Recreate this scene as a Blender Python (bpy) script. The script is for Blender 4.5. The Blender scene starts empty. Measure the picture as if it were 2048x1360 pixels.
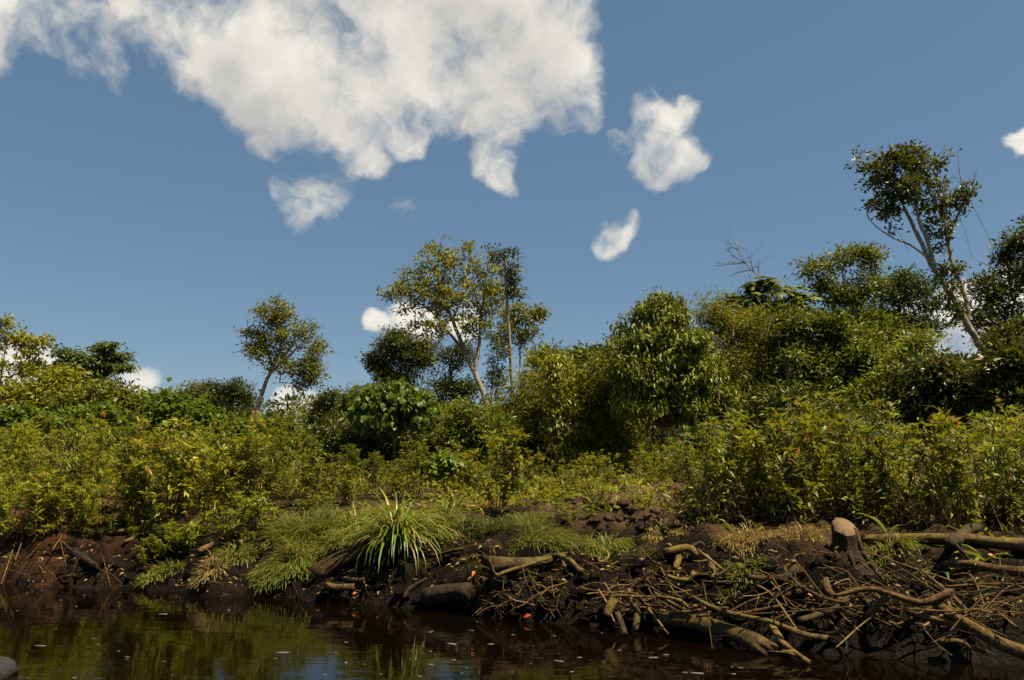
import bpy, math, random
import numpy as np
from mathutils import Vector

# ------------------------------------------------------------------ camera, world, sun, exposure
scene = bpy.context.scene
COL = scene.collection
F = 1556.0                       # focal length in photograph pixels (2048 wide)
CAM_H = 1.0
PITCH = math.radians(9.5)
cam_d = bpy.data.cameras.new('camera')
cam_d.sensor_width = 36.0
cam_d.lens = 36.0 * F / 2048.0
cam_d.clip_start = 0.05
cam_d.clip_end = 3000.0
cam = bpy.data.objects.new('camera', cam_d)
cam.location = (0, 0, CAM_H)
cam.rotation_euler = (math.radians(90) + PITCH, 0, 0)
COL.objects.link(cam)
scene.camera = cam

SUN_AZ = math.radians(116)       # from +Y towards +X: right of and a little behind the camera
SUN_EL = math.radians(62)
SUN_DIR = np.array([math.sin(SUN_AZ) * math.cos(SUN_EL), math.cos(SUN_AZ) * math.cos(SUN_EL), math.sin(SUN_EL)])
sun_d = bpy.data.lights.new('sun', 'SUN')
sun_d.energy = 5.0
sun_d.angle = math.radians(0.5)
sun_d.color = (1.0, 0.85, 0.56)
sun = bpy.data.objects.new('sun', sun_d)
sun.rotation_euler = Vector(-SUN_DIR).to_track_quat('-Z', 'Y').to_euler()
sun.location = (30, -20, 40)
COL.objects.link(sun)

scene.render.engine = 'CYCLES'
scene.view_settings.view_transform = 'Standard'
scene.view_settings.look = 'None'
scene.view_settings.exposure = 0.95
scene.view_settings.gamma = 1.0
scene.view_settings.use_curve_mapping = False
cy = scene.cycles
cy.use_denoising = True
cy.max_bounces = 5
cy.diffuse_bounces = 3
cy.glossy_bounces = 3
cy.transmission_bounces = 3
cy.transparent_max_bounces = 4
cy.caustics_reflective = False
cy.caustics_refractive = False
cy.sample_clamp_indirect = 6.0

def ray(px, py):
    """World direction (with forward component 1) of a photograph pixel."""
    cx, cyy = (px - 1024.0) / F, (680.0 - py) / F
    c, s = math.cos(PITCH), math.sin(PITCH)
    return np.array([cx, c - cyy * s, s + cyy * c])

def at(px, py, Y):
    d = ray(px, py)
    return np.array([0, 0, CAM_H]) + d * (Y / d[1])

# ---- sky: Nishita air with scattered cumulus as a density field over directions
class NT:
    def __init__(self, tree):
        self.t = tree
    def n(self, kind, **kw):
        nd = self.t.nodes.new(kind)
        for k, v in kw.items():
            setattr(nd, k, v)
        return nd
    def link(self, a, b):
        self.t.links.new(a, b)
    def val(self, sock, v):
        if hasattr(v, 'links') or isinstance(v, bpy.types.NodeSocket):
            self.link(v, sock)
        else:
            sock.default_value = v
    def math(self, op, a, b=0.0, c=None, clamp=False):
        nd = self.n('ShaderNodeMath', operation=op, use_clamp=clamp)
        self.val(nd.inputs[0], a); self.val(nd.inputs[1], b)
        if c is not None: self.val(nd.inputs[2], c)
        return nd.outputs[0]
    def vmath(self, op, a, b=None, out=0):
        nd = self.n('ShaderNodeVectorMath', operation=op)
        self.val(nd.inputs[0], a)
        if b is not None:
            if op == 'SCALE': self.val(nd.inputs['Scale'], b)
            else: self.val(nd.inputs[1], b)
        return nd.outputs[out]
    def noise(self, vec, scale, detail=4, rough=0.5, distort=0.0, color=False):
        nd = self.n('ShaderNodeTexNoise')
        if vec is not None: self.link(vec, nd.inputs['Vector'])
        nd.inputs['Scale'].default_value = scale
        nd.inputs['Detail'].default_value = detail
        nd.inputs['Roughness'].default_value = rough
        nd.inputs['Distortion'].default_value = distort
        return nd.outputs['Color' if color else 'Fac']
    def maprange(self, v, a, b, c=0.0, d=1.0, smooth=False):
        nd = self.n('ShaderNodeMapRange')
        nd.interpolation_type = 'SMOOTHSTEP' if smooth else 'LINEAR'
        self.val(nd.inputs['Value'], v)
        for nm, x in (('From Min', a), ('From Max', b), ('To Min', c), ('To Max', d)):
            self.val(nd.inputs[nm], x)
        return nd.outputs[0]
    def mix(self, fac, a, b, blend='MIX'):
        nd = self.n('ShaderNodeMix', data_type='RGBA', blend_type=blend)
        self.val(nd.inputs[0], fac)
        for s, v in ((nd.inputs[6], a), (nd.inputs[7], b)):
            self.val(s, (*v, 1.0) if isinstance(v, tuple) and len(v) == 3 else v)
        return nd.outputs[2]
    def ramp(self, fac, stops):
        nd = self.n('ShaderNodeValToRGB')
        el = nd.color_ramp.elements
        while len(el) < len(stops): el.new(0.5)
        for e, (p, c) in zip(el, stops):
            e.position = p; e.color = (*c, 1.0)
        self.val(nd.inputs[0], fac)
        return nd.outputs[0]

# px, py, radius px, weight
CLOUDS = [(90,16,108,0.78),(180,76,99,0.73),(200,146,63,0.58),(330,26,117,0.98),(420,86,126,0.98),(520,146,135,1.07),(620,196,144,0.94),(610,56,171,0.94),(700,116,153,0.94),(560,266,81,0.87),(700,286,72,0.69),(770,56,94,0.6),(873,62,170,1.02),(993,102,180,1.02),(1073,162,130,0.94),(1133,222,70,0.77),(953,212,110,0.85),(993,292,70,0.97),(993,337,60,1.1),(1103,32,90,0.77),(813,240,63,0.6),(625,375,85,0.78),(1310,254,77,0.97),(1320,314,73,1.02),(1365,219,39,0.78),(1230,279,39,0.78),(1240,450,55,0.78),(1215,480,38,0.68),(800,420,40,0.48),(755,642,28,0.82),(820,655,55,0.97),(930,655,45,0.87),(60,745,75,0.97),(120,750,45,0.78),(275,764,48,0.92),(590,810,50,0.97),(1850,690,110,1.07),(1950,670,100,1.07),(2045,600,80,0.97),(2045,290,38,0.87),(1760,720,60,0.87),(1770,275,30,0.44),(2060,700,90,0.97),(-80,26,144,0.97),(760,-140,300,1.07),(1000,-160,260,1.07)]
_rng = random.Random(5)
OUT_DIRS = []
for i in range(16):
    a = math.radians(_rng.uniform(55, 305)); e = math.radians(_rng.choice([8, 14, 22, 35, 50, 68]) + _rng.uniform(-3, 3))
    OUT_DIRS.append(((math.sin(a) * math.cos(e), math.cos(a) * math.cos(e), math.sin(e)), _rng.uniform(.06, .17), 1.1))

world = bpy.data.worlds.new('World')
scene.world = world
world.use_nodes = True
wt = world.node_tree
wt.nodes.clear()

grp = bpy.data.node_groups.new('cloud_density', 'ShaderNodeTree')
grp.interface.new_socket('Vector', in_out='INPUT', socket_type='NodeSocketVector')
grp.interface.new_socket('Density', in_out='OUTPUT', socket_type='NodeSocketFloat')
g = NT(grp)
gi = g.n('NodeGroupInput'); go = g.n('NodeGroupOutput')
vec = gi.outputs[0]
w1 = g.vmath('SCALE', g.vmath('SUBTRACT', g.noise(vec, 7, 3, .55, color=True), (.5, .5, .5)), .06)
w2 = g.vmath('SCALE', g.vmath('SUBTRACT', g.noise(vec, 26, 3, .55, color=True), (.5, .5, .5)), .03)
wv = g.vmath('NORMALIZE', g.vmath('ADD', vec, g.vmath('ADD', w1, w2)))
acc = None
blobs = []
for (px, py, r, w) in CLOUDS:
    d = ray(px, py); d = d / np.linalg.norm(d)
    k = 1.0 / math.hypot(1, math.hypot((px - 1024) / F, (680 - py) / F))
    blobs.append((tuple(d), r / F * k * k ** .3 * 1.32, w))
for (d, ang, w) in blobs + OUT_DIRS:
    dot = g.vmath('DOT_PRODUCT', wv, d, out=1)
    m = g.maprange(dot, math.cos(ang), 1.0 - (1 - math.cos(ang)) * .12, 0.0, w, True)
    acc = m if acc is None else g.math('SMOOTH_MAX', acc, m, .15)
fb = g.noise(wv, 12, 11, .60, .0)
dens = g.math('ADD', acc, g.math('MULTIPLY', g.math('MULTIPLY', g.math('SUBTRACT', fb, .5), 2.3), g.maprange(acc, .0, .18)))
g.link(dens, go.inputs[0])

w = NT(wt)
tc = w.n('ShaderNodeTexCoord')
sky = w.n('ShaderNodeTexSky', sky_type='NISHITA')
sky.sun_disc = False
sky.sun_elevation = SUN_EL
sky.sun_rotation = SUN_AZ
sky.altitude = 300
sky.air_density = 1.0
sky.dust_density = 0.3
sky.ozone_density = 2.2
def dens_at(v):
    nd = w.n('ShaderNodeGroup'); nd.node_tree = grp
    w.link(v, nd.inputs[0]); return nd.outputs[0]
dirv = w.vmath('NORMALIZE', tc.outputs['Generated'])
d0 = dens_at(dirv)
d1 = dens_at(w.vmath('NORMALIZE', w.vmath('ADD', dirv, tuple(SUN_DIR * .05))))
cover = w.maprange(d0, .42, 1.2, 0, 1, True)
shade = w.math('ADD', w.math('MULTIPLY', w.maprange(d0, .6, 1.35), -.30), w.math('MULTIPLY', w.math('SUBTRACT', d0, d1), .45))
lum = w.math('ADD', w.math('ADD', shade, .90), w.math('MULTIPLY', w.math('SUBTRACT', w.noise(dirv, 6.5, 3, .5), .5), .9))
lum = w.maprange(lum, .45, 1.0, .29, .47)
cl_col = w.mix(w.maprange(lum, .29, .47), (.97, .95, .92), (1.0, .95, .84))
cl_em = w.n('ShaderNodeBackground'); w.link(cl_col, cl_em.inputs[0]); w.link(lum, cl_em.inputs[1])
sk_em = w.n('ShaderNodeBackground'); w.link(w.mix(.62, sky.outputs[0], (.70, 1.30, 1.83)), sk_em.inputs[0]); sk_em.inputs[1].default_value = 0.073   # air evened out by tropical humidity
mx = w.n('ShaderNodeMixShader'); w.link(cover, mx.inputs[0]); w.link(sk_em.outputs[0], mx.inputs[1]); w.link(cl_em.outputs[0], mx.inputs[2])
wo = w.n('ShaderNodeOutputWorld'); w.link(mx.outputs[0], wo.inputs[0])
world.cycles.sampling_method = 'MANUAL'
world.cycles.sample_map_resolution = 512

# ------------------------------------------------------------------ helpers
rs = np.random.RandomState(11)

def tag(o, label=None, cat=None, group=None, kind=None):
    if label: o['label'] = label
    if cat: o['category'] = cat
    if group: o['group'] = group
    if kind: o['kind'] = kind
    return o

def obj(name, mesh, parent=None, loc=(0, 0, 0)):
    o = bpy.data.objects.new(name, mesh)
    o.location = loc
    COL.objects.link(o)
    if parent is not None: o.parent = parent
    return o

def copy_tree(o, parent=None):
    c = o.copy(); COL.objects.link(c); c.parent = parent
    for ch in [x for x in COL.objects if x.parent == o] if False else list(o.children):
        copy_tree(ch, c)
    return c

def make_mesh(name, V, faces, mat, tint=None, smooth=False):
    """faces: int array (n,3) or (n,4) or list of such arrays; tint: (nv,3)."""
    V = np.asarray(V, np.float32)
    if isinstance(faces, np.ndarray): faces = [faces]
    faces = [f for f in faces if len(f)]
    me = bpy.data.meshes.new(name)
    me.vertices.add(len(V)); me.vertices.foreach_set('co', V.ravel())
    loops = np.concatenate([f.ravel() for f in faces]).astype(np.int32)
    tot = np.concatenate([np.full(len(f), f.shape[1], np.int32) for f in faces])
    start = np.concatenate([[0], np.cumsum(tot)[:-1]]).astype(np.int32)
    me.loops.add(len(loops)); me.loops.foreach_set('vertex_index', loops)
    me.polygons.add(len(tot)); me.polygons.foreach_set('loop_start', start)
    if smooth: me.polygons.foreach_set('use_smooth', np.ones(len(tot), bool))
    me.update(calc_edges=True)
    if tint is not None:
        a = me.color_attributes.new('tint', 'FLOAT_COLOR', 'POINT')
        c = np.ones((len(V), 4), np.float32); c[:, :3] = tint
        a.data.foreach_set('color', c.ravel())
    me.materials.append(mat)
    return me

def unit(v):
    return v / np.maximum(np.linalg.norm(v, axis=-1, keepdims=True), 1e-9)

class MB:
    """Collects vertices and faces."""
    def __init__(self):
        self.V = []; self.Fq = []; self.Ft = []; self.T = []; self.n = 0
    def add(self, V, q=None, t=None, tint=None):
        V = np.asarray(V, float)
        self.V.append(V)
        self.T.append(np.tile([.5, .5, .5], (len(V), 1)) if tint is None else np.broadcast_to(tint, (len(V), 3)))
        if q is not None and len(q): self.Fq.append(np.asarray(q, int) + self.n)
        if t is not None and len(t): self.Ft.append(np.asarray(t, int) + self.n)
        self.n += len(V)
    def tube(self, P, R, seg=8, cap=True, wob=0.0, seed=0, tint=None, jag=0.0):
        P = np.asarray(P, float); n = len(P); R = np.broadcast_to(np.asarray(R, float), (n,))
        T = unit(np.gradient(P, axis=0))
        ref = np.array([0, 0, 1.0]) if abs(T[:, 2]).mean() < .8 else np.array([1.0, 0, 0])
        A = unit(np.cross(T, ref)); B = np.cross(T, A)
        th = np.linspace(0, 2 * np.pi, seg, endpoint=False)
        rr = np.random.RandomState(seed)
        prof = wob * (rr.rand(seg) - .5) * 1.2 + wob * .8 * np.sin(th * 2 + rr.rand() * 6) + wob * .5 * np.sin(th * 3 + rr.rand() * 6)
        W = 1 + prof[None, :] * np.linspace(.6, 1.4, n)[:, None] + wob * .25 * (rr.rand(n, seg) - .5)
        V = P[:, None, :] + (np.cos(th)[None, :, None] * A[:, None, :] + np.sin(th)[None, :, None] * B[:, None, :]) * (R[:, None] * W)[:, :, None]
        if jag:
            V[0] -= T[0] * (rr.rand(seg, 1) * R[0] * jag); V[-1] += T[-1] * (rr.rand(seg, 1) * R[-1] * jag)
        V = V.reshape(-1, 3)
        i = np.arange(n - 1)[:, None] * seg; j = np.arange(seg)[None, :]; k = (j + 1) % seg
        q = np.stack([i + j, i + k, i + seg + k, i + seg + j], -1).reshape(-1, 4)
        t = []
        if cap:
            V = np.vstack([V, P[0], P[-1]])
            a, b = n * seg, n * seg + 1
            for s in range(seg):
                t.append((a, (s + 1) % seg, s)); t.append((b, (n - 1) * seg + s, (n - 1) * seg + (s + 1) % seg))
        self.add(V, q, np.array(t, int) if t else None, tint)
    def frusta(self, P0, P1, R0, R1, seg=4):
        if len(P0) == 0: return
        T = unit(P1 - P0)
        ref = np.where(np.abs(T[:, 2:3]) < .9, np.array([[0, 0, 1.0]]), np.array([[1.0, 0, 0]]))
        A = unit(np.cross(T, ref)); B = np.cross(T, A)
        th = np.linspace(0, 2 * np.pi, seg, endpoint=False)
        ring = np.cos(th)[None, :, None] * A[:, None, :] + np.sin(th)[None, :, None] * B[:, None, :]
        V = np.concatenate([P0[:, None] + ring * R0[:, None, None], P1[:, None] + ring * R1[:, None, None]], 1).reshape(-1, 3)
        b = np.arange(len(P0))[:, None] * (2 * seg); j = np.arange(seg)[None, :]; k = (j + 1) % seg
        q = np.stack([b + j, b + k, b + seg + k, b + seg + j], -1).reshape(-1, 4)
        self.add(V, q)
    def mesh(self, name, mat, smooth=False, tint=False):
        fs = []
        if self.Fq: fs.append(np.concatenate(self.Fq))
        if self.Ft: fs.append(np.concatenate(self.Ft))
        return make_mesh(name, np.concatenate(self.V), fs, mat, np.concatenate(self.T) if tint else None, smooth)

def leaves(P, D, N, L, Wd, droop=.15, fold=.18, hue=None, quick=False):
    """Leaf blades folded along the midrib. Returns V, tris, tint."""
    n = len(P)
    D = unit(D); S = unit(np.cross(D, N)); N = np.cross(S, D)
    L = np.broadcast_to(L, (n,))[:, None]; Wd = np.broadcast_to(Wd, (n,))[:, None]
    tip = P + D * L - N * (droop * L)
    lf = P + D * L * .42 - S * Wd * .5 + N * Wd * fold
    rt = P + D * L * .42 + S * Wd * .5 + N * Wd * fold
    tn = rs.rand(n, 3) if hue is None else hue
    if quick:
        V = np.stack([P, lf, tip, rt], 1).reshape(-1, 3)
        b = np.arange(n)[:, None] * 4
        t = np.concatenate([b + np.array([[0, 2, 1]]), b + np.array([[0, 3, 2]])])
        return V, t, np.repeat(tn, 4, 0)
    mid = P + D * L * .5 + N * L * .02
    lf2 = P + D * L * .74 - S * Wd * .33 + N * Wd * fold * .5 - N * (droop * L * .5)
    rt2 = P + D * L * .74 + S * Wd * .33 + N * Wd * fold * .5 - N * (droop * L * .5)
    V = np.stack([P, lf, lf2, tip, rt2, rt, mid], 1).reshape(-1, 3)
    b = np.arange(n)[:, None] * 7
    t = np.concatenate([b + np.array([[a, c, d]]) for a, c, d in ((0, 6, 1), (1, 6, 2), (2, 6, 3), (0, 5, 6), (5, 4, 6), (4, 3, 6))])
    return V, t, np.repeat(tn, 7, 0)

# value noise
def _hash(i, j, s):
    h = (i * 374761393 + j * 668265263 + s * 974634541) & 0xffffffff
    h = ((h ^ (h >> 13)) * 1274126177) & 0xffffffff
    return ((h ^ (h >> 16)) & 0xffff) / 65535.0
def vnoise(x, y, s=0):
    x = np.asarray(x, float); y = np.asarray(y, float)
    i = np.floor(x).astype(np.int64); j = np.floor(y).astype(np.int64)
    u = x - i; v = y - j
    u = u * u * u * (u * (u * 6 - 15) + 10); v = v * v * v * (v * (v * 6 - 15) + 10)
    return (_hash(i, j, s) * (1 - u) + _hash(i + 1, j, s) * u) * (1 - v) + (_hash(i, j + 1, s) * (1 - u) + _hash(i + 1, j + 1, s) * u) * v
def fbm(x, y, o=4, s=0, g=.5):
    a, t, w_ = 1.0, 0.0, 0.0
    for k in range(o):
        t = t + a * vnoise(x * 2 ** k + 17 * k, y * 2 ** k - 9 * k, s + k); w_ += a; a *= g
    return t / w_

# ------------------------------------------------------------------ terrain
SH = [(-260, 1158), (0, 1166), (150, 1176), (300, 1186), (450, 1192), (560, 1196), (640, 1206), (740, 1216), (850, 1222), (930, 1226), (1040, 1236), (1150, 1248), (1280, 1258), (1400, 1282), (1520, 1300), (1700, 1312), (1880, 1318), (2048, 1326), (2300, 1340)]
_sp = []
for px, py in SH:
    d = ray(px, py); k = -CAM_H / d[2]; _sp.append((d[0] * k, d[1] * k))
_sp = np.array(_sp)
_sx = np.concatenate([[-400, -20, -9], _sp[:, 0], [6, 14, 400]])
_sy = np.concatenate([[30, 9.5, 7.8], _sp[:, 1], [3.9, 2.6, -20]])
_o = np.argsort(_sx); _sx, _sy = _sx[_o], _sy[_o]
def shore(x):
    return np.interp(x, _sx, _sy)

def ground_exact(x, y):
    x = np.asarray(x, float); y = np.asarray(y, float)
    s = y - shore(x) + (fbm(x * 1.7, y * 1.7, 3, 3) - .5) * .45
    sp = np.maximum(s, 0)
    z = .50 * (1 - np.exp(-sp / .85)) + .09 * (1 - np.exp(-sp / .06)) + .14 * (1 - np.exp(-np.maximum(sp - 1.5, 0) / 4.0))
    z = np.where(s < 0, np.maximum(s * .6, -1.2), z)
    near = np.exp(-(np.maximum(sp - .8, 0) / 2.2) ** 2) * np.clip(sp / .15, 0, 1)
    rid = 1 - np.abs(fbm(x * 3.1, y * 3.1, 4, 20) - .5) * 2
    z = z + near * ((fbm(x * 2.0, y * 2.0, 3, 9) - .5) * .32 + (rid - .75) * .20 + (fbm(x * 9, y * 9, 4, 31, .65) - .5) * .13)
    z = z + np.clip(s, 0, 1) * (fbm(x * .6, y * .6, 3, 40) - .5) * .12 + np.clip((sp - 12) / 30, 0, 1) * (fbm(x * .04, y * .04, 3, 44) - .5) * .3
    # heap of dug peat on the bank and the hump under the long-bladed clump
    z = z + .20 * np.exp(-((x - 1.55) / .75) ** 2 - ((y - 8.1) / .5) ** 2) * (.6 + .8 * fbm(x * 5, y * 5, 3, 61))
    z = z + .13 * np.exp(-((x + .25) / .55) ** 2 - ((y - 6.3) / .4) ** 2)
    z = z - .05 * np.exp(-((x - .3) / .25) ** 2 - ((y - 5.9) / .15) ** 2)
    return z
_LX = np.arange(-9.5, 9.5, .025); _LY = np.arange(2.4, 16, .025)
_LZ = ground_exact(*np.meshgrid(_LX, _LY))
def ground(x, y):
    """Height of the bank; looked up in a fine table near the river."""
    x = np.atleast_1d(np.asarray(x, float)); y = np.atleast_1d(np.asarray(y, float))
    u = (x - _LX[0]) / .025; v = (y - _LY[0]) / .025
    ins = (u >= 0) & (v >= 0) & (u < len(_LX) - 1.01) & (v < len(_LY) - 1.01)
    i = np.clip(u.astype(int), 0, len(_LX) - 2); j = np.clip(v.astype(int), 0, len(_LY) - 2); a = u - i; b = v - j
    z = (_LZ[j, i] * (1 - a) + _LZ[j, i + 1] * a) * (1 - b) + (_LZ[j + 1, i] * (1 - a) + _LZ[j + 1, i + 1] * a) * b
    if not ins.all(): z[~ins] = ground_exact(x[~ins], y[~ins])
    return z
def gz(x, y):
    return float(ground(x, y)[0])

def hit(px, py, floor=0.0):
    """Point where a photograph pixel's sight line meets the bank or the water."""
    d = ray(px, py)
    ts = np.concatenate([np.linspace(2.5, 12, 230), np.linspace(12.1, 60, 60)])
    for _ in range(2):
        P = np.array([0, 0, CAM_H])[None] + ts[:, None] * d[None]
        g_ = np.maximum(ground(P[:, 0], P[:, 1]), floor)
        below = np.nonzero(P[:, 2] <= g_)[0]
        if len(below) == 0: return at(px, py, 30.0)
        k = below[0]
        ts = np.linspace(ts[max(k - 1, 0)], ts[k], 8)
    return P[k]

def hits(px, py):
    """hit() for arrays of pixels."""
    px, py = np.asarray(px, float), np.asarray(py, float)
    cx, cz = (px - 1024.0) / F, (680.0 - py) / F; c, s_ = math.cos(PITCH), math.sin(PITCH)
    D = np.stack([cx, c - cz * s_, s_ + cz * c], 1)
    ts = np.linspace(2.5, 12, 600)
    best = np.full(len(px), ts[-1])
    done = np.zeros(len(px), bool)
    for t in ts:
        z = CAM_H + D[:, 2] * t
        h = (~done) & (z <= np.maximum(ground(D[:, 0] * t, D[:, 1] * t), 0))
        best[h] = t; done |= h
        if done.all(): break
    return np.array([0, 0, CAM_H]) + D * best[:, None]

# ------------------------------------------------------------------ materials
def new_mat(name):
    m = bpy.data.materials.new(name); m.use_nodes = True
    t = NT(m.node_tree); b = m.node_tree.nodes['Principled BSDF']
    return m, t, b

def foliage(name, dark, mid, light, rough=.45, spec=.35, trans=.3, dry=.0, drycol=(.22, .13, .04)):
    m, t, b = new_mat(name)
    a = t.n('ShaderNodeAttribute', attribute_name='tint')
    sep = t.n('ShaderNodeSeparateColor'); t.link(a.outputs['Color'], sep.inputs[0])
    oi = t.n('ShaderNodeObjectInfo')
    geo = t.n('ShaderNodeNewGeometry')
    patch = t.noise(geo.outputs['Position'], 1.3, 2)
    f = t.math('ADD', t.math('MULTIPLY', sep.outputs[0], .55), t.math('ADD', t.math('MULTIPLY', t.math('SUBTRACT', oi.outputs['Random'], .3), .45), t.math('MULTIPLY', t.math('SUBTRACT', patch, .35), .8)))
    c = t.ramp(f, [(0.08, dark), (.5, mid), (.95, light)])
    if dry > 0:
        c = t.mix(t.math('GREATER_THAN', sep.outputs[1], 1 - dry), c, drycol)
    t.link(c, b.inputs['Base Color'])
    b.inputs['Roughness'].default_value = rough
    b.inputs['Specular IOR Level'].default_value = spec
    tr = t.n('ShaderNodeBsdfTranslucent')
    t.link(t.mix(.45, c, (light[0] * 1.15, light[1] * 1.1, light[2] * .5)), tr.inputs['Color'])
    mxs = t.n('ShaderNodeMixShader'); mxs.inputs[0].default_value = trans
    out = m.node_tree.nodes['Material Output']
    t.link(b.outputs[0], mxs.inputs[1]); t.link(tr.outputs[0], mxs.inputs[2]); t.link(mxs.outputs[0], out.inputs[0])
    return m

def bark(name, c1, c2, c3, scale=14, moss=0.0, mosscol=(.10, .11, .02), rough=.85, stretch=(1, 1, 1)):
    m, t, b = new_mat(name)
    tcn = t.n('ShaderNodeTexCoord'); oi = t.n('ShaderNodeObjectInfo')
    v = t.vmath('ADD', t.vmath('MULTIPLY', tcn.outputs['Object'], stretch), t.vmath('SCALE', oi.outputs['Location'], 3.1))
    n1 = t.noise(v, scale * 1.5, 7, .72, .6); n2 = t.noise(v, scale * .22, 3)
    c = t.ramp(t.math('ADD', t.math('MULTIPLY', n1, .7), t.math('MULTIPLY', n2, .3)), [(.38, c1), (.5, c2), (.63, c3)])
    if moss > 0:
        geo = t.n('ShaderNodeNewGeometry'); sp = t.n('ShaderNodeSeparateXYZ'); t.link(geo.outputs['Normal'], sp.inputs[0])
        mm = t.math('MULTIPLY', t.maprange(t.noise(v, 13, 5, .65), .50 - moss * .12, .66), t.maprange(sp.outputs[2], -.3, .6))
        mm = t.math('MULTIPLY', mm, t.math('ADD', .25, t.math('MULTIPLY', oi.outputs['Random'], .75)))
        c = t.mix(mm, c, mosscol)
    hv = t.n('ShaderNodeHueSaturation'); t.link(c, hv.inputs['Color']); t.link(t.maprange(oi.outputs['Random'], 0, 1, .45, 1.3), hv.inputs['Value'])   # every piece weathers differently
    t.link(hv.outputs[0], b.inputs['Base Color'])
    b.inputs['Roughness'].default_value = rough
    b.inputs['Specular IOR Level'].default_value = .25
    bp = t.n('ShaderNodeBump'); bp.inputs['Strength'].default_value = .9; bp.inputs['Distance'].default_value = .018
    t.link(n1, bp.inputs['Height']); t.link(bp.outputs[0], b.inputs['Normal'])
    return m

M = {}
M['narrow'] = foliage('narrow_leaf_green', (.050, .074, .006), (.142, .172, .009), (.32, .335, .020), dry=.035, drycol=(.34, .13, .03), trans=.38)
M['narrow2'] = foliage('narrow_leaf_olive', (.060, .076, .006), (.158, .176, .009), (.35, .330, .020), dry=.06, drycol=(.32, .14, .04), trans=.38)
M['broad'] = foliage('broad_leaf_fresh', (.055, .088, .008), (.115, .165, .012), (.24, .28, .022), trans=.38)
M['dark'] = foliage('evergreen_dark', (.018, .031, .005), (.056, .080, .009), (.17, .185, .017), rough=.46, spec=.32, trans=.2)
M['mid'] = foliage('leaf_mid', (.032, .050, .005), (.104, .136, .010), (.28, .295, .020), rough=.46, spec=.32, trans=.26)
M['olive'] = foliage('leaf_olive', (.060, .078, .008), (.162, .178, .012), (.33, .315, .024), rough=.42, trans=.28, dry=.03, drycol=(.25, .12, .05))
M['blue'] = foliage('leaf_bluegreen', (.035, .060, .018), (.080, .118, .028), (.17, .205, .045), rough=.46, spec=.32, trans=.22)
M['glossy'] = foliage('leaf_glossy', (.024, .038, .006), (.070, .090, .009), (.23, .23, .016), rough=.42, spec=.4, trans=.2, dry=.05, drycol=(.22, .11, .03))
M['bamboo'] = foliage('bamboo_leaf', (.06, .080, .006), (.152, .168, .009), (.32, .30, .018), trans=.36)
M['far'] = foliage('far_leaf', (.030, .046, .014), (.055, .075, .020), (.10, .115, .03), trans=.2)
M['grass'] = foliage('grass_green', (.07, .095, .012), (.14, .165, .020), (.26, .26, .04), trans=.35, dry=.12, drycol=(.30, .22, .08))
M['blade'] = foliage('blade_green', (.07, .12, .012), (.14, .20, .018), (.27, .29, .03), rough=.35, spec=.5, trans=.3)
M['blade_dry'] = foliage('blade_dry', (.16, .10, .04), (.28, .19, .07), (.36, .30, .10), trans=.25)
M['redleaf'] = foliage('red_leaf', (.45, .06, .02), (.62, .12, .03), (.70, .20, .05), trans=.35)
M['pink'] = foliage('pink_petal', (.50, .12, .35), (.55, .18, .42), (.6, .25, .5), trans=.3)
M['palebark'] = bark('pale_bark', (.16, .12, .08), (.33, .27, .20), (.48, .42, .33), 9)
M['greybark'] = bark('grey_bark', (.10, .08, .055), (.20, .16, .115), (.33, .28, .20), 9)
M['darkbark'] = bark('dark_bark', (.04, .03, .02), (.08, .06, .04), (.13, .10, .07), 9)
M['stem'] = bark('red_brown_stem', (.045, .022, .012), (.10, .05, .025), (.17, .09, .04), 30)
M['wood'] = bark('driftwood', (.020, .010, .004), (.095, .050, .019), (.23, .135, .052), 22, .35, (.16, .12, .018))
M['wood_dark'] = bark('dark_driftwood', (.010, .006, .0035), (.038, .022, .011), (.10, .06, .03), 22, .5, (.10, .085, .018))  # darker driftwood; also puts shade into the sawn log's cut end
M['mosslog'] = bark('mossy_log', (.016, .009, .004), (.070, .040, .015), (.17, .105, .038), 16, .8, (.17, .13, .018))
M['straw'] = bark('straw', (.13, .07, .03), (.24, .14, .06), (.34, .22, .10), 30)
M['stone'] = bark('grey_stone', (.02, .02, .02), (.05, .05, .05), (.09, .09, .09), 8)
M['cutwood'] = None
def cut_mat():
    m, t, b = new_mat('sawn_wood')
    tcn = t.n('ShaderNodeTexCoord')
    wv_ = t.n('ShaderNodeTexWave', wave_type='RINGS', rings_direction='Z'); t.link(tcn.outputs['Object'], wv_.inputs['Vector'])
    wv_.inputs['Scale'].default_value = 26; wv_.inputs['Distortion'].default_value = 2.5; wv_.inputs['Detail'].default_value = 3
    n1 = t.noise(tcn.outputs['Object'], 30, 5, .6)
    c = t.ramp(t.math('ADD', t.math('MULTIPLY', wv_.outputs[1], .25), t.math('MULTIPLY', n1, .75)), [(.25, (.07, .038, .016)), (.5, (.13, .078, .034)), (.8, (.18, .115, .052))])
    t.link(c, b.inputs['Base Color']); b.inputs['Roughness'].default_value = .8
    return m
M['cutwood'] = cut_mat()

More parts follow.
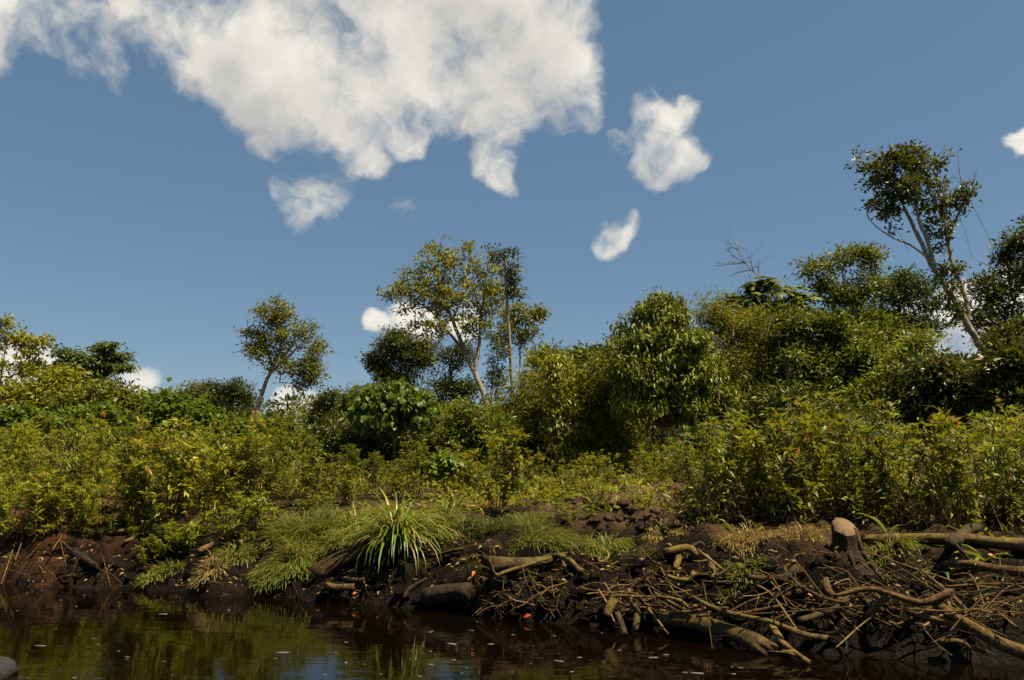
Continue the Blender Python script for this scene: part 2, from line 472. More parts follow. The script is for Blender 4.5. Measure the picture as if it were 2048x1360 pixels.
def ground_mat():
    m, t, b = new_mat('peat_ground')
    geo = t.n('ShaderNodeNewGeometry'); pos = geo.outputs['Position']
    n1 = t.noise(pos, 5, 6, .62, .3); n2 = t.noise(pos, 28, 6, .65); n3 = t.noise(pos, 1.1, 3)
    c = t.ramp(t.math('ADD', t.math('MULTIPLY', n1, .55), t.math('MULTIPLY', n2, .45)), [(.41, (.0022, .0012, .0006)), (.53, (.0075, .004, .0018)), (.65, (.022, .0115, .005)), (.78, (.052, .029, .013))])
    sp = t.n('ShaderNodeSeparateXYZ'); t.link(pos, sp.inputs[0])
    # dry crumbly soil higher on the bank, reddish earth at the far left, moss on patches
    dry = t.math('MULTIPLY', t.maprange(sp.outputs[2], .42, .66), t.maprange(n3, .38, .6))
    c = t.mix(t.math('MULTIPLY', dry, .75), c, t.ramp(n2, [(.3, (.06, .035, .02)), (.5, (.16, .095, .055)), (.75, (.27, .17, .10))]))
    red = t.math('MULTIPLY', t.maprange(sp.outputs[0], -3.4, -4.2), t.maprange(n1, .4, .6))
    c = t.mix(t.math('MULTIPLY', red, .35), c, (.17, .07, .03))
    moss = t.math('MULTIPLY', t.maprange(t.noise(pos, 2.1, 5, .6), .54, .66), t.maprange(sp.outputs[2], .2, .42))
    c = t.mix(t.math('MULTIPLY', moss, .75), c, t.ramp(n2, [(.3, (.035, .036, .008)), (.7, (.13, .125, .025))]))
    t.link(c, b.inputs['Base Color'])
    wet = t.maprange(sp.outputs[2], .02, .28, .55, .95)
    t.link(wet, b.inputs['Roughness'])
    b.inputs['Specular IOR Level'].default_value = .12
    bp = t.n('ShaderNodeBump'); bp.inputs['Strength'].default_value = 1.0; bp.inputs['Distance'].default_value = .07
    t.link(t.math('ADD', t.math('MULTIPLY', t.noise(pos, 11, 5, .65, .6), 1.0), t.math('MULTIPLY', t.noise(pos, 45, 6, .7), .45)), bp.inputs['Height']); t.link(bp.outputs[0], b.inputs['Normal'])
    return m
M['ground'] = ground_mat()

def water_mat():
    m, t, b = new_mat('tannin_water')
    geo = t.n('ShaderNodeNewGeometry'); pos = geo.outputs['Position']
    b.inputs['Base Color'].default_value = (.0024, .0014, .0008, 1)
    b.inputs['Roughness'].default_value = .03
    b.inputs['IOR'].default_value = 1.33
    v = t.vmath('MULTIPLY', pos, (1.0, 3.2, 1.0))
    h = t.math('ADD', t.math('MULTIPLY', t.noise(v, 1.6, 3, .5, .5), 1.0), t.math('MULTIPLY', t.noise(v, 7, 3, .5), .22))
    bp = t.n('ShaderNodeBump'); bp.inputs['Strength'].default_value = .25; bp.inputs['Distance'].default_value = .009
    t.link(h, bp.inputs['Height']); t.link(bp.outputs[0], b.inputs['Normal'])
    return m
M['water'] = water_mat()
def foam_mat():
    m, t, b = new_mat('foam'); b.inputs['Base Color'].default_value = (.13, .125, .115, 1); b.inputs['Roughness'].default_value = .7
    return m
M['foam'] = foam_mat()

# ------------------------------------------------------------------ ground and water
def axis(lo, hi, step, far_lo, far_hi, g_=1.13):
    c = list(np.arange(lo, hi, step)); a = c[-1]; st = step
    while a < far_hi: st *= g_; a += st; c.append(a)
    a = c[0]; st = step; pre = []
    while a > far_lo: st *= g_; a -= st; pre.append(a)
    return np.array(pre[::-1] + c)
def build_ground():
    xs = axis(-6.0, 5.2, .032, -700, 700)
    ys = axis(3.6, 8.9, .030, -40, 1200, 1.10)
    X, Y = np.meshgrid(xs, ys)
    Z = ground_exact(X, Y)
    s = Y - shore(X)
    face = np.exp(-((s - .35) / .5) ** 2)
    Yd = Y + face * (fbm(X * 4, Z * 9 + Y * 3, 3, 77) - .5) * .16
    Xd = X + face * (fbm(X * 4 + 50, Z * 9 + Y * 3, 3, 78) - .5) * .12
    V = np.stack([Xd, Yd, Z], -1).reshape(-1, 3)
    ny, nx = X.shape
    i = np.arange(ny - 1)[:, None] * nx; j = np.arange(nx - 1)[None, :]
    q = np.stack([i + j, i + j + 1, i + nx + j + 1, i + nx + j], -1).reshape(-1, 4)
    o = obj('ground', make_mesh('ground', V, q, M['ground'], smooth=True))
    tag(o, 'dark peat river bank with lumps of mud and patches of moss', 'ground', kind='structure')
    return o
GROUND = build_ground()

def build_water():
    V = np.array([[-600, -300, 0], [600, -300, 0], [600, 60, 0], [-600, 60, 0]], float)
    o = obj('water', make_mesh('water', V, np.array([[0, 1, 2, 3]]), M['water']))
    tag(o, 'dark brown river water reflecting the bank and plants', 'water', kind='structure')
build_water()

# ------------------------------------------------------------------ trees
def ellipsoid_points(n, blobs, rg, shell=.55, gap=.28):
    n = int(n / (1 - gap))
    vol = np.array([b[1][0] * b[1][1] * b[1][2] for b in blobs]) ** .62
    cnt = rg.multinomial(n, vol / vol.sum())
    out = []
    for (c, r), k in zip(blobs, cnt):
        if k == 0: continue
        d = unit(rg.randn(k, 3)); rad = (shell + (1 - shell) * rg.rand(k, 1)) ** .8
        rad = np.where(rg.rand(k, 1) < .2, rg.uniform(1.0, 1.5, (k, 1)), rad)
        inner = rg.rand(k, 1) < .25
        rad = np.where(inner, rg.rand(k, 1) ** .5 * .7, rad)
        out.append(np.array(c) + d * rad * np.array(r))
    P = np.concatenate(out)
    rad = np.mean([b[1][0] for b in blobs]); f = 1.6 / rad; o = rg.rand(3) * 50
    g1 = vnoise(P[:, 0] * f + o[0], P[:, 2] * f * 1.3 + o[1], 3) + vnoise(P[:, 1] * f + o[2], P[:, 2] * f + o[0], 8)
    return P[g1 > np.quantile(g1, gap)]

def leaf_cloud(C, out_dir, n_per, spread, L, ratio, rg, style='spray', droop=.15, quick=True, flat=.6, mask=None):
    """Leaves around cluster points C."""
    k = len(C)
    P0 = np.repeat(C, n_per, 0); O = np.repeat(out_dir, n_per, 0)
    m = len(P0)
    hueC = np.repeat(rg.rand(k, 1), n_per, 0)
    up = np.array([[0, 0, 1.0]])
    if style == 'whorl':
        th = rg.rand(m, 1) * 2 * np.pi
        D = np.concatenate([np.cos(th), np.sin(th), rg.uniform(-.75, .35, (m, 1))], 1)
        P = P0 + unit(D) * spread * .25 * rg.rand(m, 1) + rg.randn(m, 3) * spread * .3 * np.array([1, 1, flat])
        N = up + rg.randn(m, 3) * .35
    elif style == 'droop':
        P = P0 + rg.randn(m, 3) * spread * np.array([.5, .5, .5 * flat])
        D = O * .35 + rg.randn(m, 3) * .45 + np.array([[0, 0, -.75]])
        N = O * .8 + up * .6 + rg.randn(m, 3) * .5
    elif style == 'bamboo':
        P = P0 + rg.randn(m, 3) * spread * np.array([.6, .6, .4])
        D = rg.randn(m, 3) * np.array([.8, .8, .25]) + np.array([[0, 0, -.35]])
        N = up + rg.randn(m, 3) * .6
    else:
        G = rg.randn(m, 3) * spread * np.array([.55, .55, .55 * flat])
        P = P0 + G
        D = unit(G) * .7 + O * .45 + rg.randn(m, 3) * .55 + np.array([[0, 0, .05]])
        N = up * .9 + O * .35 + rg.randn(m, 3) * .55
    Ls = L * rg.uniform(.6, 1.2, m)
    hue = np.concatenate([np.clip(.55 * rg.rand(m, 1) + .45 * hueC, 0, 1), rg.rand(m, 2)], 1)
    return leaves(P, D, N, Ls, Ls * ratio * rg.uniform(.8, 1.2, m), droop, .2, hue, quick)

def pinnate_fronds(C, out_dir, n_per, flen, L, ratio, rg):
    """Compound leaves: a drooping rachis with paired leaflets."""
    Ps, Ds, Ns, Ls = [], [], [], []
    for c, o in zip(C, out_dir):
        for _ in range(n_per):
            a = rg.rand() * 2 * np.pi
            d = unit(np.array([math.cos(a), math.sin(a), rg.uniform(-.1, .5)]) + o * .6)
            f = flen * rg.uniform(.7, 1.15); k = 11
            t = np.linspace(.12, 1, k)[:, None]
            P = c + d * f * t + np.array([0, 0, -1]) * f * .45 * t ** 2
            T = unit(np.gradient(P, axis=0)); S = unit(np.cross(T, [0, 0, 1.0])); N = np.cross(S, T)
            for sg in (-1, 1):
                Ps.append(P); Ds.append(S * sg + T * .45 - N * .25); Ns.append(N); Ls.append(L * np.sin(.25 + 2.6 * t[:, 0] * .95))
    P, D, N, Lw = np.concatenate(Ps), np.concatenate(Ds), np.concatenate(Ns), np.concatenate(Ls)
    hue = np.repeat(rg.rand(len(P) // 22 + 1, 3), 22, 0)[:len(P)]
    return leaves(P, D, N, Lw, L * ratio, .12, .15, hue, True)

def skeleton(init, att, rg, kmid=3, sag=.06):
    """Grow branches from the given limbs to every attractor point."""
    P = [p for p in init]; par = [-1] * len(init)
    A = np.array(P)
    d = np.min(np.linalg.norm(att[:, None] - A[None], axis=2), 1)
    cap = len(init) + len(att) * kmid + 4
    buf = np.zeros((cap, 3)); n = len(P); buf[:n] = A
    parent = np.full(cap, -1)
    tips = []
    for ai in np.argsort(d):
        a = att[ai]
        dv = a - buf[:n]; dist = np.linalg.norm(dv, axis=1)
        cost = dist * (1 + .7 * np.clip(-dv[:, 2] / np.maximum(dist, 1e-6), 0, 1))
        j = int(np.argmin(cost)); p = buf[j]
        L = dist[j]; last = j
        for k in range(1, kmid + 1):
            t = k / kmid
            q = p + (a - p) * t + np.array([0, 0, 1]) * L * sag * math.sin(math.pi * t) + (rg.randn(3) * L * .06 if k < kmid else 0)
            buf[n] = q; parent[n] = last; last = n; n += 1
        tips.append(last)
    return buf[:n], parent[:n], np.array(tips)

def smooth_path(pts, n):
    pts = np.asarray(pts, float)
    if len(pts) < 3:
        t = np.linspace(0, 1, n)[:, None]; return pts[0] * (1 - t) + pts[-1] * t
    d = np.concatenate([[0], np.cumsum(np.linalg.norm(np.diff(pts, axis=0), axis=1))]); d /= d[-1]
    ext = np.vstack([2 * pts[0] - pts[1], pts, 2 * pts[-1] - pts[-2]])
    out = []
    for u in np.linspace(0, 1, n):
        i = min(int(np.searchsorted(d, u, 'right') - 1), len(pts) - 2)
        t = (u - d[i]) / max(d[i + 1] - d[i], 1e-9)
        p0, p1, p2, p3 = ext[i], ext[i + 1], ext[i + 2], ext[i + 3]
        out.append(.5 * ((2 * p1) + (-p0 + p2) * t + (2 * p0 - 5 * p1 + 4 * p2 - p3) * t * t + (-p0 + 3 * p1 - 3 * p2 + p3) * t ** 3))
    return np.array(out)

def px2m(r, Y):
    return r / F * Y * 1.02

def tree(name, label, cat, Y, limbs, blobs, n_att, n_leaf, L, ratio, mat, barkmat='greybark', seed=0, style='spray', spread=.3, droop=.15,
         flat=.6, tip_r=.006, group=None, quick=True, shell=.55, gap=.28, sat=3, stems=0, bare=0.0, extra_bare=None, branch_px=None):
    """limbs: [(points (px, py[, dY]), r0 px, r1 px)], the first is the trunk from the ground up; blobs: (px, py, rx, ry[, dY])."""
    rg = np.random.RandomState(seed + 100)
    B = []
    for b in blobs:
        dY = b[4] if len(b) > 4 else 0.0
        c = at(b[0], b[1], Y + dY)
        B.append((c, (px2m(b[2], Y + dY), px2m((b[2] + b[3]) * .5, Y + dY) * .9, px2m(b[3], Y + dY))))
    for c_, r_ in list(B):
        for k in range(sat):
            d_ = unit(rg.randn(3)); d_[2] = abs(d_[2]) if rg.rand() < .65 else d_[2]
            f_ = rg.uniform(.22, .42)
            B.append((c_ + d_ * np.array(r_) * rg.uniform(.85, 1.2), tuple(np.array(r_) * f_)))
    lim = []
    for i, (pts, r0, r1) in enumerate(limbs):
        W = [at(p[0], p[1], Y + (p[2] if len(p) > 2 else 0.0)) for p in pts]
        if i == 0:
            b0 = W[0]; z = gz(b0[0], b0[1])
            if b0[2] > z + .05:
                W = [np.array([b0[0] + (b0[0] - W[1][0]) * .2, b0[1], z - .1])] + W
        n = max(6, int(8 * len(W)))
        lim.append((smooth_path(W, n), np.linspace(px2m(r0, Y), px2m(r1, Y), n)))
    base = lim[0][0][0].copy(); base[2] = gz(base[0], base[1])
    root = obj(name, None, loc=base); root.empty_display_size = .3
    tag(root, label, cat, group)
    for i, (P, R) in enumerate(lim):
        mb = MB(); Q = P.copy()
        Q[1:-1] += rg.randn(len(P) - 2, 3) * R[1:-1, None] * .10
        R2 = R.copy()
        if i == 0: R2[:2] *= np.array([1.35, 1.1])
        mb.tube(Q - base, R2, 9, True, .10, seed + i)
        obj('trunk' if i == 0 else 'limb', mb.mesh('trunk', M[barkmat], True), root)
    init = np.concatenate([P[(len(P) // 3 if i == 0 and len(lim) > 1 or i == 0 else 0):] for i, (P, R) in enumerate(lim)])
    att = ellipsoid_points(n_att, B, rg, shell, gap)
    zmin = ground(att[:, 0], att[:, 1]) + .1
    att[:, 2] = np.maximum(att[:, 2], zmin)
    N, par, tips = skeleton(init, att, rg)
    rad = np.zeros(len(N)); e = 2.3
    acc_ = np.zeros(len(N)); acc_[tips] = tip_r ** e
    for i in range(len(N) - 1, len(init) - 1, -1):
        acc_[i] = max(acc_[i], tip_r ** e)
        rad[i] = acc_[i] ** (1 / e)
        if par[i] >= len(init): acc_[par[i]] += acc_[i]
    idx = np.arange(len(init), len(N))
    p = par[idx]
    r0 = np.where(p >= len(init), rad[np.clip(p, 0, None)], rad[idx] * 1.15)
    mb = MB()
    mb.frusta(N[p] - base, N[idx] - base, np.minimum(r0, rad[idx] * 1.6), rad[idx], 4)
    for k in range(stems):
        b_ = B[rg.randint(len(blobs))]; c_, r_ = np.array(b_[0]), np.array(b_[1])
        a_ = c_ + r_ * np.array([rg.uniform(-.8, .8), -.95, -.5]); e_ = c_ + r_ * np.array([rg.uniform(-1, 1), -.8, rg.uniform(.5, 1.25)])
        Wp = smooth_path([a_, (a_ + e_) / 2 + rg.randn(3) * .12, e_], 7)
        mb.tube(Wp - base, np.linspace(.018, .006, 7), 5, False)
    if extra_bare:
        for pts, r0_, r1_ in extra_bare:
            W = smooth_path([at(q[0], q[1], Y + (q[2] if len(q) > 2 else 0)) for q in pts], max(5, 4 * len(pts)))
            mb.tube(W - base, np.linspace(px2m(r0_, Y), px2m(r1_, Y), len(W)), 5, False)
    tag(obj('branches', mb.mesh('branches', M[barkmat]), root), kind='stuff')
    keep = rg.rand(len(att)) >= bare
    C = att[keep]
    cen = np.mean([b[0] for b in B], 0)
    dd = np.array([[np.linalg.norm((c - b[0]) / np.array(b[1])) for b in B] for c in C])
    near = np.argmin(dd, 1)
    O = unit(np.array([C[i] - B[k][0] for i, k in enumerate(near)]) + 1e-4)
    if style == 'pinnate':
        V, t, tn = pinnate_fronds(C, O, n_leaf, spread, L, ratio, rg)
    else:
        # some leaves also along the last part of each twig
        C2 = np.concatenate([C, C - O * spread * .7]); O2 = np.concatenate([O, O])
        V, t, tn = leaf_cloud(C2, O2, max(1, n_leaf // 2), spread, L, ratio, rg, style, droop, quick, flat)
    c = obj('crown', make_mesh('crown', V - base, t, M[mat], tn), root)
    tag(c, kind='stuff')
    return root

# ---- tall and distant trees
G_FAR = 'distant trees along the skyline'
tree('tall_tree', 'tall open-crowned tree with pale forked trunk, highest at the centre', 'tree', 26,
     [([(978, 840), (962, 775), (938, 722), (915, 665), (893, 610), (876, 560), (858, 520)], 7.5, 2),
      ([(948, 745), (958, 690), (966, 610), (973, 555), (978, 515)], 4.5, 1.5),
      ([(930, 705), (895, 662), (868, 628), (830, 600)], 3.5, 1.2),
      ([(905, 640, .5), (925, 590, 1), (930, 540, 1)], 3, 1)],
     [(845, 530, 52, 38), (915, 525, 62, 42), (990, 555, 52, 42), (835, 600, 60, 40), (905, 600, 74, 50), (980, 625, 50, 50), (860, 660, 54, 36), (790, 588, 28, 14), (940, 660, 40, 35), (820, 560, 30, 22), (850, 500, 14, 14), (930, 500, 16, 14)],
     560, 15, .15, .42, 'olive', 'palebark', 1, 'spray', .17, .2, gap=.32, sat=4)
tree('slender_tree', 'slender tree with straight pale pole trunk beside the tall forked tree', 'tree', 22,
     [([(1028, 830), (1024, 760), (1019, 680), (1014, 600), (1010, 510)], 5, 2.8)],
     [(1000, 508, 32, 14), (1020, 530, 20, 16), (1030, 590, 16, 10), (1025, 560, 12, 20), (1000, 700, 18, 40), (995, 760, 20, 40)],
     80, 34, .11, .42, 'dark', 'palebark', 2, 'spray', .17)
tree('small_tree', 'small airy tree with thin trunk right of the slender pole tree', 'tree', 24,
     [([(1042, 800), (1040, 730), (1040, 670)], 3, 1.4)],
     [(1050, 640, 38, 24), (1075, 630, 16, 14), (1020, 670, 25, 30), (1055, 680, 25, 20), (1030, 620, 20, 12)],
     170, 16, .13, .4, 'olive', 'palebark', 3, 'spray', .17, gap=.25)
tree('leaning_tree', 'solitary tree with curved trunk and narrow crown against sky at left', 'tree', 34,
     [([(512, 845), (520, 800), (533, 762), (545, 735), (560, 700), (560, 650), (556, 625)], 6.5, 1.6),
      ([(540, 745), (575, 715), (600, 690), (620, 670)], 3.5, 1.2), ([(545, 735), (535, 700), (528, 670)], 3, 1), ([(560, 720), (585, 690), (590, 650)], 2.5, 1)],
     [(553, 640, 42, 30), (555, 680, 55, 36), (595, 670, 32, 45), (625, 715, 26, 40), (610, 745, 30, 25), (515, 690, 22, 30), (640, 690, 14, 14), (570, 735, 34, 20), (515, 625, 20, 8), (628, 745, 24, 30), (535, 705, 40, 28), (600, 765, 30, 16), (550, 625, 36, 22)],
     540, 16, .16, .42, 'olive', 'palebark', 4, 'spray', .20, gap=.30, sat=4, extra_bare=[([(520, 690), (490, 700), (462, 706)], 1, .4), ([(520, 650), (495, 655), (486, 668)], 1, .4)])
tree('dark_tree', 'dark round-crowned tree left of the tall forked tree', 'tree', 30,
     [([(800, 800), (802, 760), (798, 720)], 4.5, 2), ([(801, 765), (822, 735), (830, 710)], 3, 1)],
     [(795, 695, 48, 28), (770, 730, 30, 28), (830, 720, 34, 34), (800, 760, 40, 16), (840, 695, 24, 18)],
     300, 44, .14, .42, 'dark', 'greybark', 5, 'spray', .28)
tree('dark_tree', 'dark tree directly behind the tall forked trunk', 'tree', 33,
     [([(905, 840), (905, 780), (900, 730)], 4, 2)],
     [(900, 720, 38, 26), (880, 770, 45, 28), (925, 780, 34, 30), (890, 815, 50, 22)],
     220, 40, .14, .42, 'dark', 'darkbark', 6, 'spray', .28, gap=.35)
tree('spindly_tree', 'spindly tree with thin pale trunk cut by the left edge', 'tree', 24,
     [([(0, 770), (8, 715), (16, 672), (12, 640)], 2.6, 1.2), ([(10, 700), (-25, 660), (-40, 640)], 2, 1), ([(14, 690), (50, 680), (80, 683)], 1.5, .8)],
     [(10, 645, 16, 14), (45, 680, 28, 12), (85, 686, 18, 8), (60, 705, 24, 12), (30, 745, 40, 18), (-30, 680, 40, 40), (55, 735, 28, 14)],
     210, 16, .15, .45, 'olive', 'palebark', 7, 'spray', .18, gap=.25)
tree('domed_tree', 'small dome-crowned tree with bluish-green leaves near the left edge', 'tree', 21,
     [([(150, 800), (147, 760), (143, 725)], 3, 1.5)],
     [(140, 712, 30, 14), (125, 735, 26, 18), (160, 730, 24, 20), (140, 750, 28, 14)],
     230, 14, .16, .4, 'blue', 'greybark', 8, 'whorl', .26, .3, .4)
tree('fan_tree', 'flat-topped tree with bare white twigs and layered blue-green leaves', 'tree', 21.5,
     [([(190, 800), (183, 755), (178, 730)], 3, 1.4), ([(186, 770), (205, 735), (215, 700)], 2, .8)],
     [(205, 695, 24, 10), (225, 715, 30, 12), (245, 735, 18, 7), (205, 735, 26, 14), (185, 765, 30, 14), (255, 727, 9, 5)],
     220, 14, .16, .4, 'blue', 'palebark', 9, 'whorl', .25, .3, .4, gap=.25,
     extra_bare=[([(180, 745), (166, 700), (160, 682)], .9, .35), ([(178, 735), (188, 700), (197, 675)], .9, .35), ([(182, 750), (172, 720), (178, 695)], .8, .3)])
for i, (px, py, rx, ry, Y, lab) in enumerate([
        (395, 795, 50, 34, 42, 'olive distant tree with pale twigs left of the leaning solitary tree'),
        (460, 790, 50, 36, 42, 'dark distant tree just left of the leaning trunk'),
        (300, 805, 50, 24, 45, 'low distant tree between the fan-shaped tree and the vine mound'),
        (15, 800, 50, 34, 38, 'dark distant tree at the left edge under a cloud'),
        (590, 825, 34, 34, 46, 'sparse distant tree with bare pale twigs in front of a cloud'),
        (660, 820, 45, 36, 40, 'dark distant tree right of the gap in the skyline'),
        (715, 810, 40, 34, 38, 'dark distant tree behind the large-leaved vine tree')]):
    dead = i == 4
    tree('distant_tree', lab, 'tree', Y, [([(px, py + 40), (px + 3, py + 5), (px - 2, py - ry * .4)], 2.6, 1.2)],
         [(px, py, rx * .7, ry * .8), (px - rx * .5, py + ry * .2, rx * .5, ry * .55), (px + rx * .5, py + ry * .1, rx * .5, ry * .6), (px, py + ry, rx, ry * .6)],
         190 if not dead else 60, 44 if not dead else 6, .17, .42, ['olive', 'dark', 'olive', 'dark', 'olive', 'dark', 'dark'][i], 'palebark' if i in (0, 4) else 'greybark', 30 + i, 'spray', .36, group=G_FAR)

# right-hand hero tree
tree('vine_clad_tree', 'tall vine-clad tree with two pale leaning trunks and lopsided crown at right', 'tree', 17,
     [([(1975, 728), (1958, 690), (1935, 650), (1908, 600), (1884, 560), (1862, 530), (1845, 490), (1828, 455), (1808, 415)], 9.5, 3),
      ([(1935, 650), (1935, 615), (1922, 570), (1905, 530), (1897, 490), (1890, 455)], 5, 2.6),
      ([(1870, 540), (1858, 490), (1838, 440), (1830, 400)], 4.5, 2.5), ([(1894, 490), (1905, 455), (1918, 425), (1935, 385)], 3.5, 1.6),
      ([(1855, 515), (1820, 490), (1785, 475), (1755, 455), (1738, 438)], 2.2, .8),
      ([(1812, 425), (1795, 380), (1775, 335)], 3, 1), ([(1832, 405), (1842, 350), (1850, 310)], 2.4, .9), ([(1890, 460), (1880, 400), (1870, 345)], 2.4, .9)],
     [(1760, 345, 40, 34), (1790, 390, 50, 40), (1845, 330, 42, 38), (1850, 390, 42, 34), (1815, 320, 36, 16), (1925, 400, 20, 28), (1895, 415, 22, 20), (1880, 470, 20, 40), (1770, 420, 34, 16), (1735, 415, 9, 10), (1890, 560, 18, 40), (1910, 620, 12, 30), (1780, 465, 9, 8), (1718, 310, 8, 12), (1905, 535, 20, 8)],
     350, 15, .125, .5, 'glossy', 'palebark', 12, 'spray', .13, .25, gap=.34, sat=5,
     extra_bare=[([(1935, 390), (1948, 355), (1955, 330)], 1.3, .5), ([(1930, 400), (1920, 350), (1915, 300)], 1.2, .4), ([(1890, 330), (1888, 300), (1892, 280)], 1, .4), ([(1940, 370), (1952, 350), (1958, 345)], .8, .4), ([(1770, 330), (1762, 305), (1755, 290)], .9, .4),
                 ([(1870, 330), (1885, 310), (1897, 285)], .8, .35), ([(1945, 410), (1975, 470), (1990, 515)], .6, .4), ([(1918, 430), (1935, 480), (1945, 520)], .5, .35), ([(1905, 350), (1930, 375), (1945, 385)], .6, .3), ([(1770, 440), (1800, 470), (1815, 500)], .5, .4), ([(1780, 450), (1790, 430), (1805, 440)], .5, .4)])

# right-hand skyline
tree('airy_tree', 'airy tree with thin bare trunks and wide crown left of the vine-clad tree', 'tree', 21,
     [([(1700, 640), (1690, 580), (1680, 520), (1678, 500)], 2.6, 1.2), ([(1695, 600), (1670, 550), (1660, 505)], 2, .9), ([(1760, 640, .5), (1762, 590), (1745, 550), (1735, 520)], 2.4, 1)],
     [(1640, 540, 40, 26), (1690, 520, 50, 26), (1735, 525, 30, 40), (1760, 570, 32, 24), (1650, 575, 30, 18), (1720, 590, 46, 28), (1675, 600, 40, 22), (1700, 640, 50, 24), (1640, 630, 34, 22), (1755, 635, 36, 24)],
     520, 18, .125, .4, 'mid', 'palebark', 13, 'spray', .19, gap=.28)
tree('airy_tree', 'loose tree with blue-green leaves just left of the leaning vine-clad trunk', 'tree', 20,
     [([(1800, 690), (1795, 640), (1800, 590), (1812, 560)], 2.4, 1)],
     [(1810, 560, 26, 16), (1840, 580, 30, 22), (1800, 600, 36, 20), (1860, 610, 26, 14), (1815, 640, 34, 18), (1850, 650, 30, 12)],
     260, 20, .12, .4, 'blue', 'greybark', 14, 'spray', .28, gap=.28)
tree('frond_tree', 'tree with long drooping feather-shaped fronds above the dense round tree', 'tree', 16.5,
     [([(1560, 720), (1545, 660), (1530, 610), (1515, 580)], 3.4, 1.6), ([(1550, 680), (1580, 630), (1600, 600)], 2.4, 1)],
     [(1490, 590, 36, 16), (1540, 575, 40, 14), (1585, 590, 30, 14), (1470, 610, 20, 12), (1610, 600, 20, 12), (1530, 620, 50, 18)],
     110, 5, .085, .40, 'mid', 'palebark', 15, 'pinnate', .30)
def bare_snag():
    Y = 19.0; base = at(1545, 640, Y); base[2] = gz(base[0], base[1])
    root = obj('bare_snag', None, loc=base); tag(root, 'bare grey dead tree with leafless forked twigs rising above the canopy', 'dead tree')
    mb = MB()
    tr = smooth_path([base, at(1546, 640, Y), at(1525, 565, Y), at(1490, 525, Y), at(1470, 480, Y)], 26)
    mb.tube(tr - base, np.linspace(.05, .008, 26), 6); obj('trunk', mb.mesh('trunk', M['greybark'], True), root)
    mb = MB(); rg = np.random.RandomState(3)
    for pts in [[(1490, 525), (1462, 528), (1430, 532)], [(1490, 525), (1470, 515), (1452, 498)], [(1508, 545), (1500, 520), (1497, 508)], [(1520, 560), (1516, 535), (1520, 522)], [(1478, 500), (1462, 495), (1450, 505)], [(1505, 540), (1475, 545), (1460, 552)], [(1525, 565), (1500, 570), (1490, 562)]]:
        W = smooth_path([at(p[0], p[1], Y + rg.uniform(-.1, .1)) for p in pts], 8); mb.tube(W - base, np.linspace(.014, .004, 8), 4, False)
        for k in range(3):
            a = W[3 + k]; mb.tube(np.array([a, a + rg.randn(3) * .12 + [0, 0, .12], a + rg.randn(3) * .2 + [0, 0, .25]]) - base, [.006, .004, .003], 3, False)
    tag(obj('branches', mb.mesh('branches', M['greybark']), root), kind='stuff')
bare_snag()
tree('edge_tree', 'dark spreading tree cut by the right edge behind the vine-clad tree', 'tree', 19,
     [([(2030, 720), (2020, 660), (2030, 600), (2050, 540)], 4, 2), ([(2022, 660), (1985, 600), (1960, 580)], 2.4, 1), ([(2030, 600), (1990, 540), (1950, 520)], 1.6, .6)],
     [(2035, 490, 26, 26), (2030, 560, 40, 30), (1980, 575, 46, 22), (1990, 610, 55, 22), (2030, 640, 50, 34), (1960, 640, 45, 20), (2070, 530, 50, 80), (1950, 590, 26, 10), (2000, 670, 50, 14)],
     500, 18, .125, .4, 'dark', 'palebark', 16, 'spray', .18, gap=.28)

# ---- the wall of small trees and bushes in the middle distance
T = tree
T('round_tree', 'dense tall round-crowned tree with glossy drooping leaves right of centre', 'tree', 13.5, [([(1325, 900), (1325, 780), (1322, 680)], 5, 2)],
  [(1322, 640, 44, 40), (1290, 690, 55, 50), (1360, 700, 58, 55), (1270, 760, 50, 60), (1400, 770, 48, 70), (1330, 780, 80, 70), (1325, 612, 20, 20)],
  560, 52, .115, .34, 'mid', 'darkbark', 50, 'droop', .187, stems=2, sat=5, droop=.2, quick=True, gap=.2)
T('feathery_tree', 'yellow-green feathery tree between the round tree and the frond tree', 'tree', 15.5, [([(1470, 860), (1468, 760), (1462, 680)], 3.5, 1.5)],
  [(1440, 635, 44, 32), (1490, 660, 50, 50), (1440, 720, 40, 50), (1500, 770, 55, 60), (1450, 810, 60, 60)],
  400, 44, .11, .2, 'bamboo', 'greybark', 51, 'bamboo', .28, stems=5, sat=5, gap=.26)
T('tangled_tree', 'vine-tangled olive tree sprawling under the airy crown at right', 'tree', 15, [([(1660, 860), (1640, 760), (1610, 690), (1590, 650)], 4, 1.6), ([(1650, 780), (1690, 720), (1740, 680)], 3, 1)],
  [(1590, 660, 60, 36), (1660, 670, 60, 46), (1730, 690, 56, 40), (1600, 730, 70, 50), (1690, 750, 76, 55), (1640, 820, 80, 50), (1760, 750, 40, 40)],
  480, 46, .12, .38, 'mid', 'palebark', 52, 'spray', .203, stems=5, sat=5, gap=.36, extra_bare=[([(1640, 675), (1670, 700), (1700, 730)], 1.6, 1), ([(1655, 700), (1685, 715), (1698, 728)], 1.4, .8), ([(1560, 640), (1600, 690), (1620, 730)], 1.2, .8)])
T('glossy_bush', 'big glossy bush with yellow-tipped leaves below the leaning trunk', 'bush', 12.5, [([(1900, 900), (1895, 820), (1890, 760)], 3, 1.5)],
  [(1870, 745, 52, 38), (1940, 778, 50, 34), (1850, 790, 55, 45), (1930, 800, 60, 50), (1985, 780, 40, 50), (1890, 840, 80, 40)],
  340, 42, .13, .40, 'glossy', 'darkbark', 53, 'spray', .203, gap=.36, stems=3, sat=5)
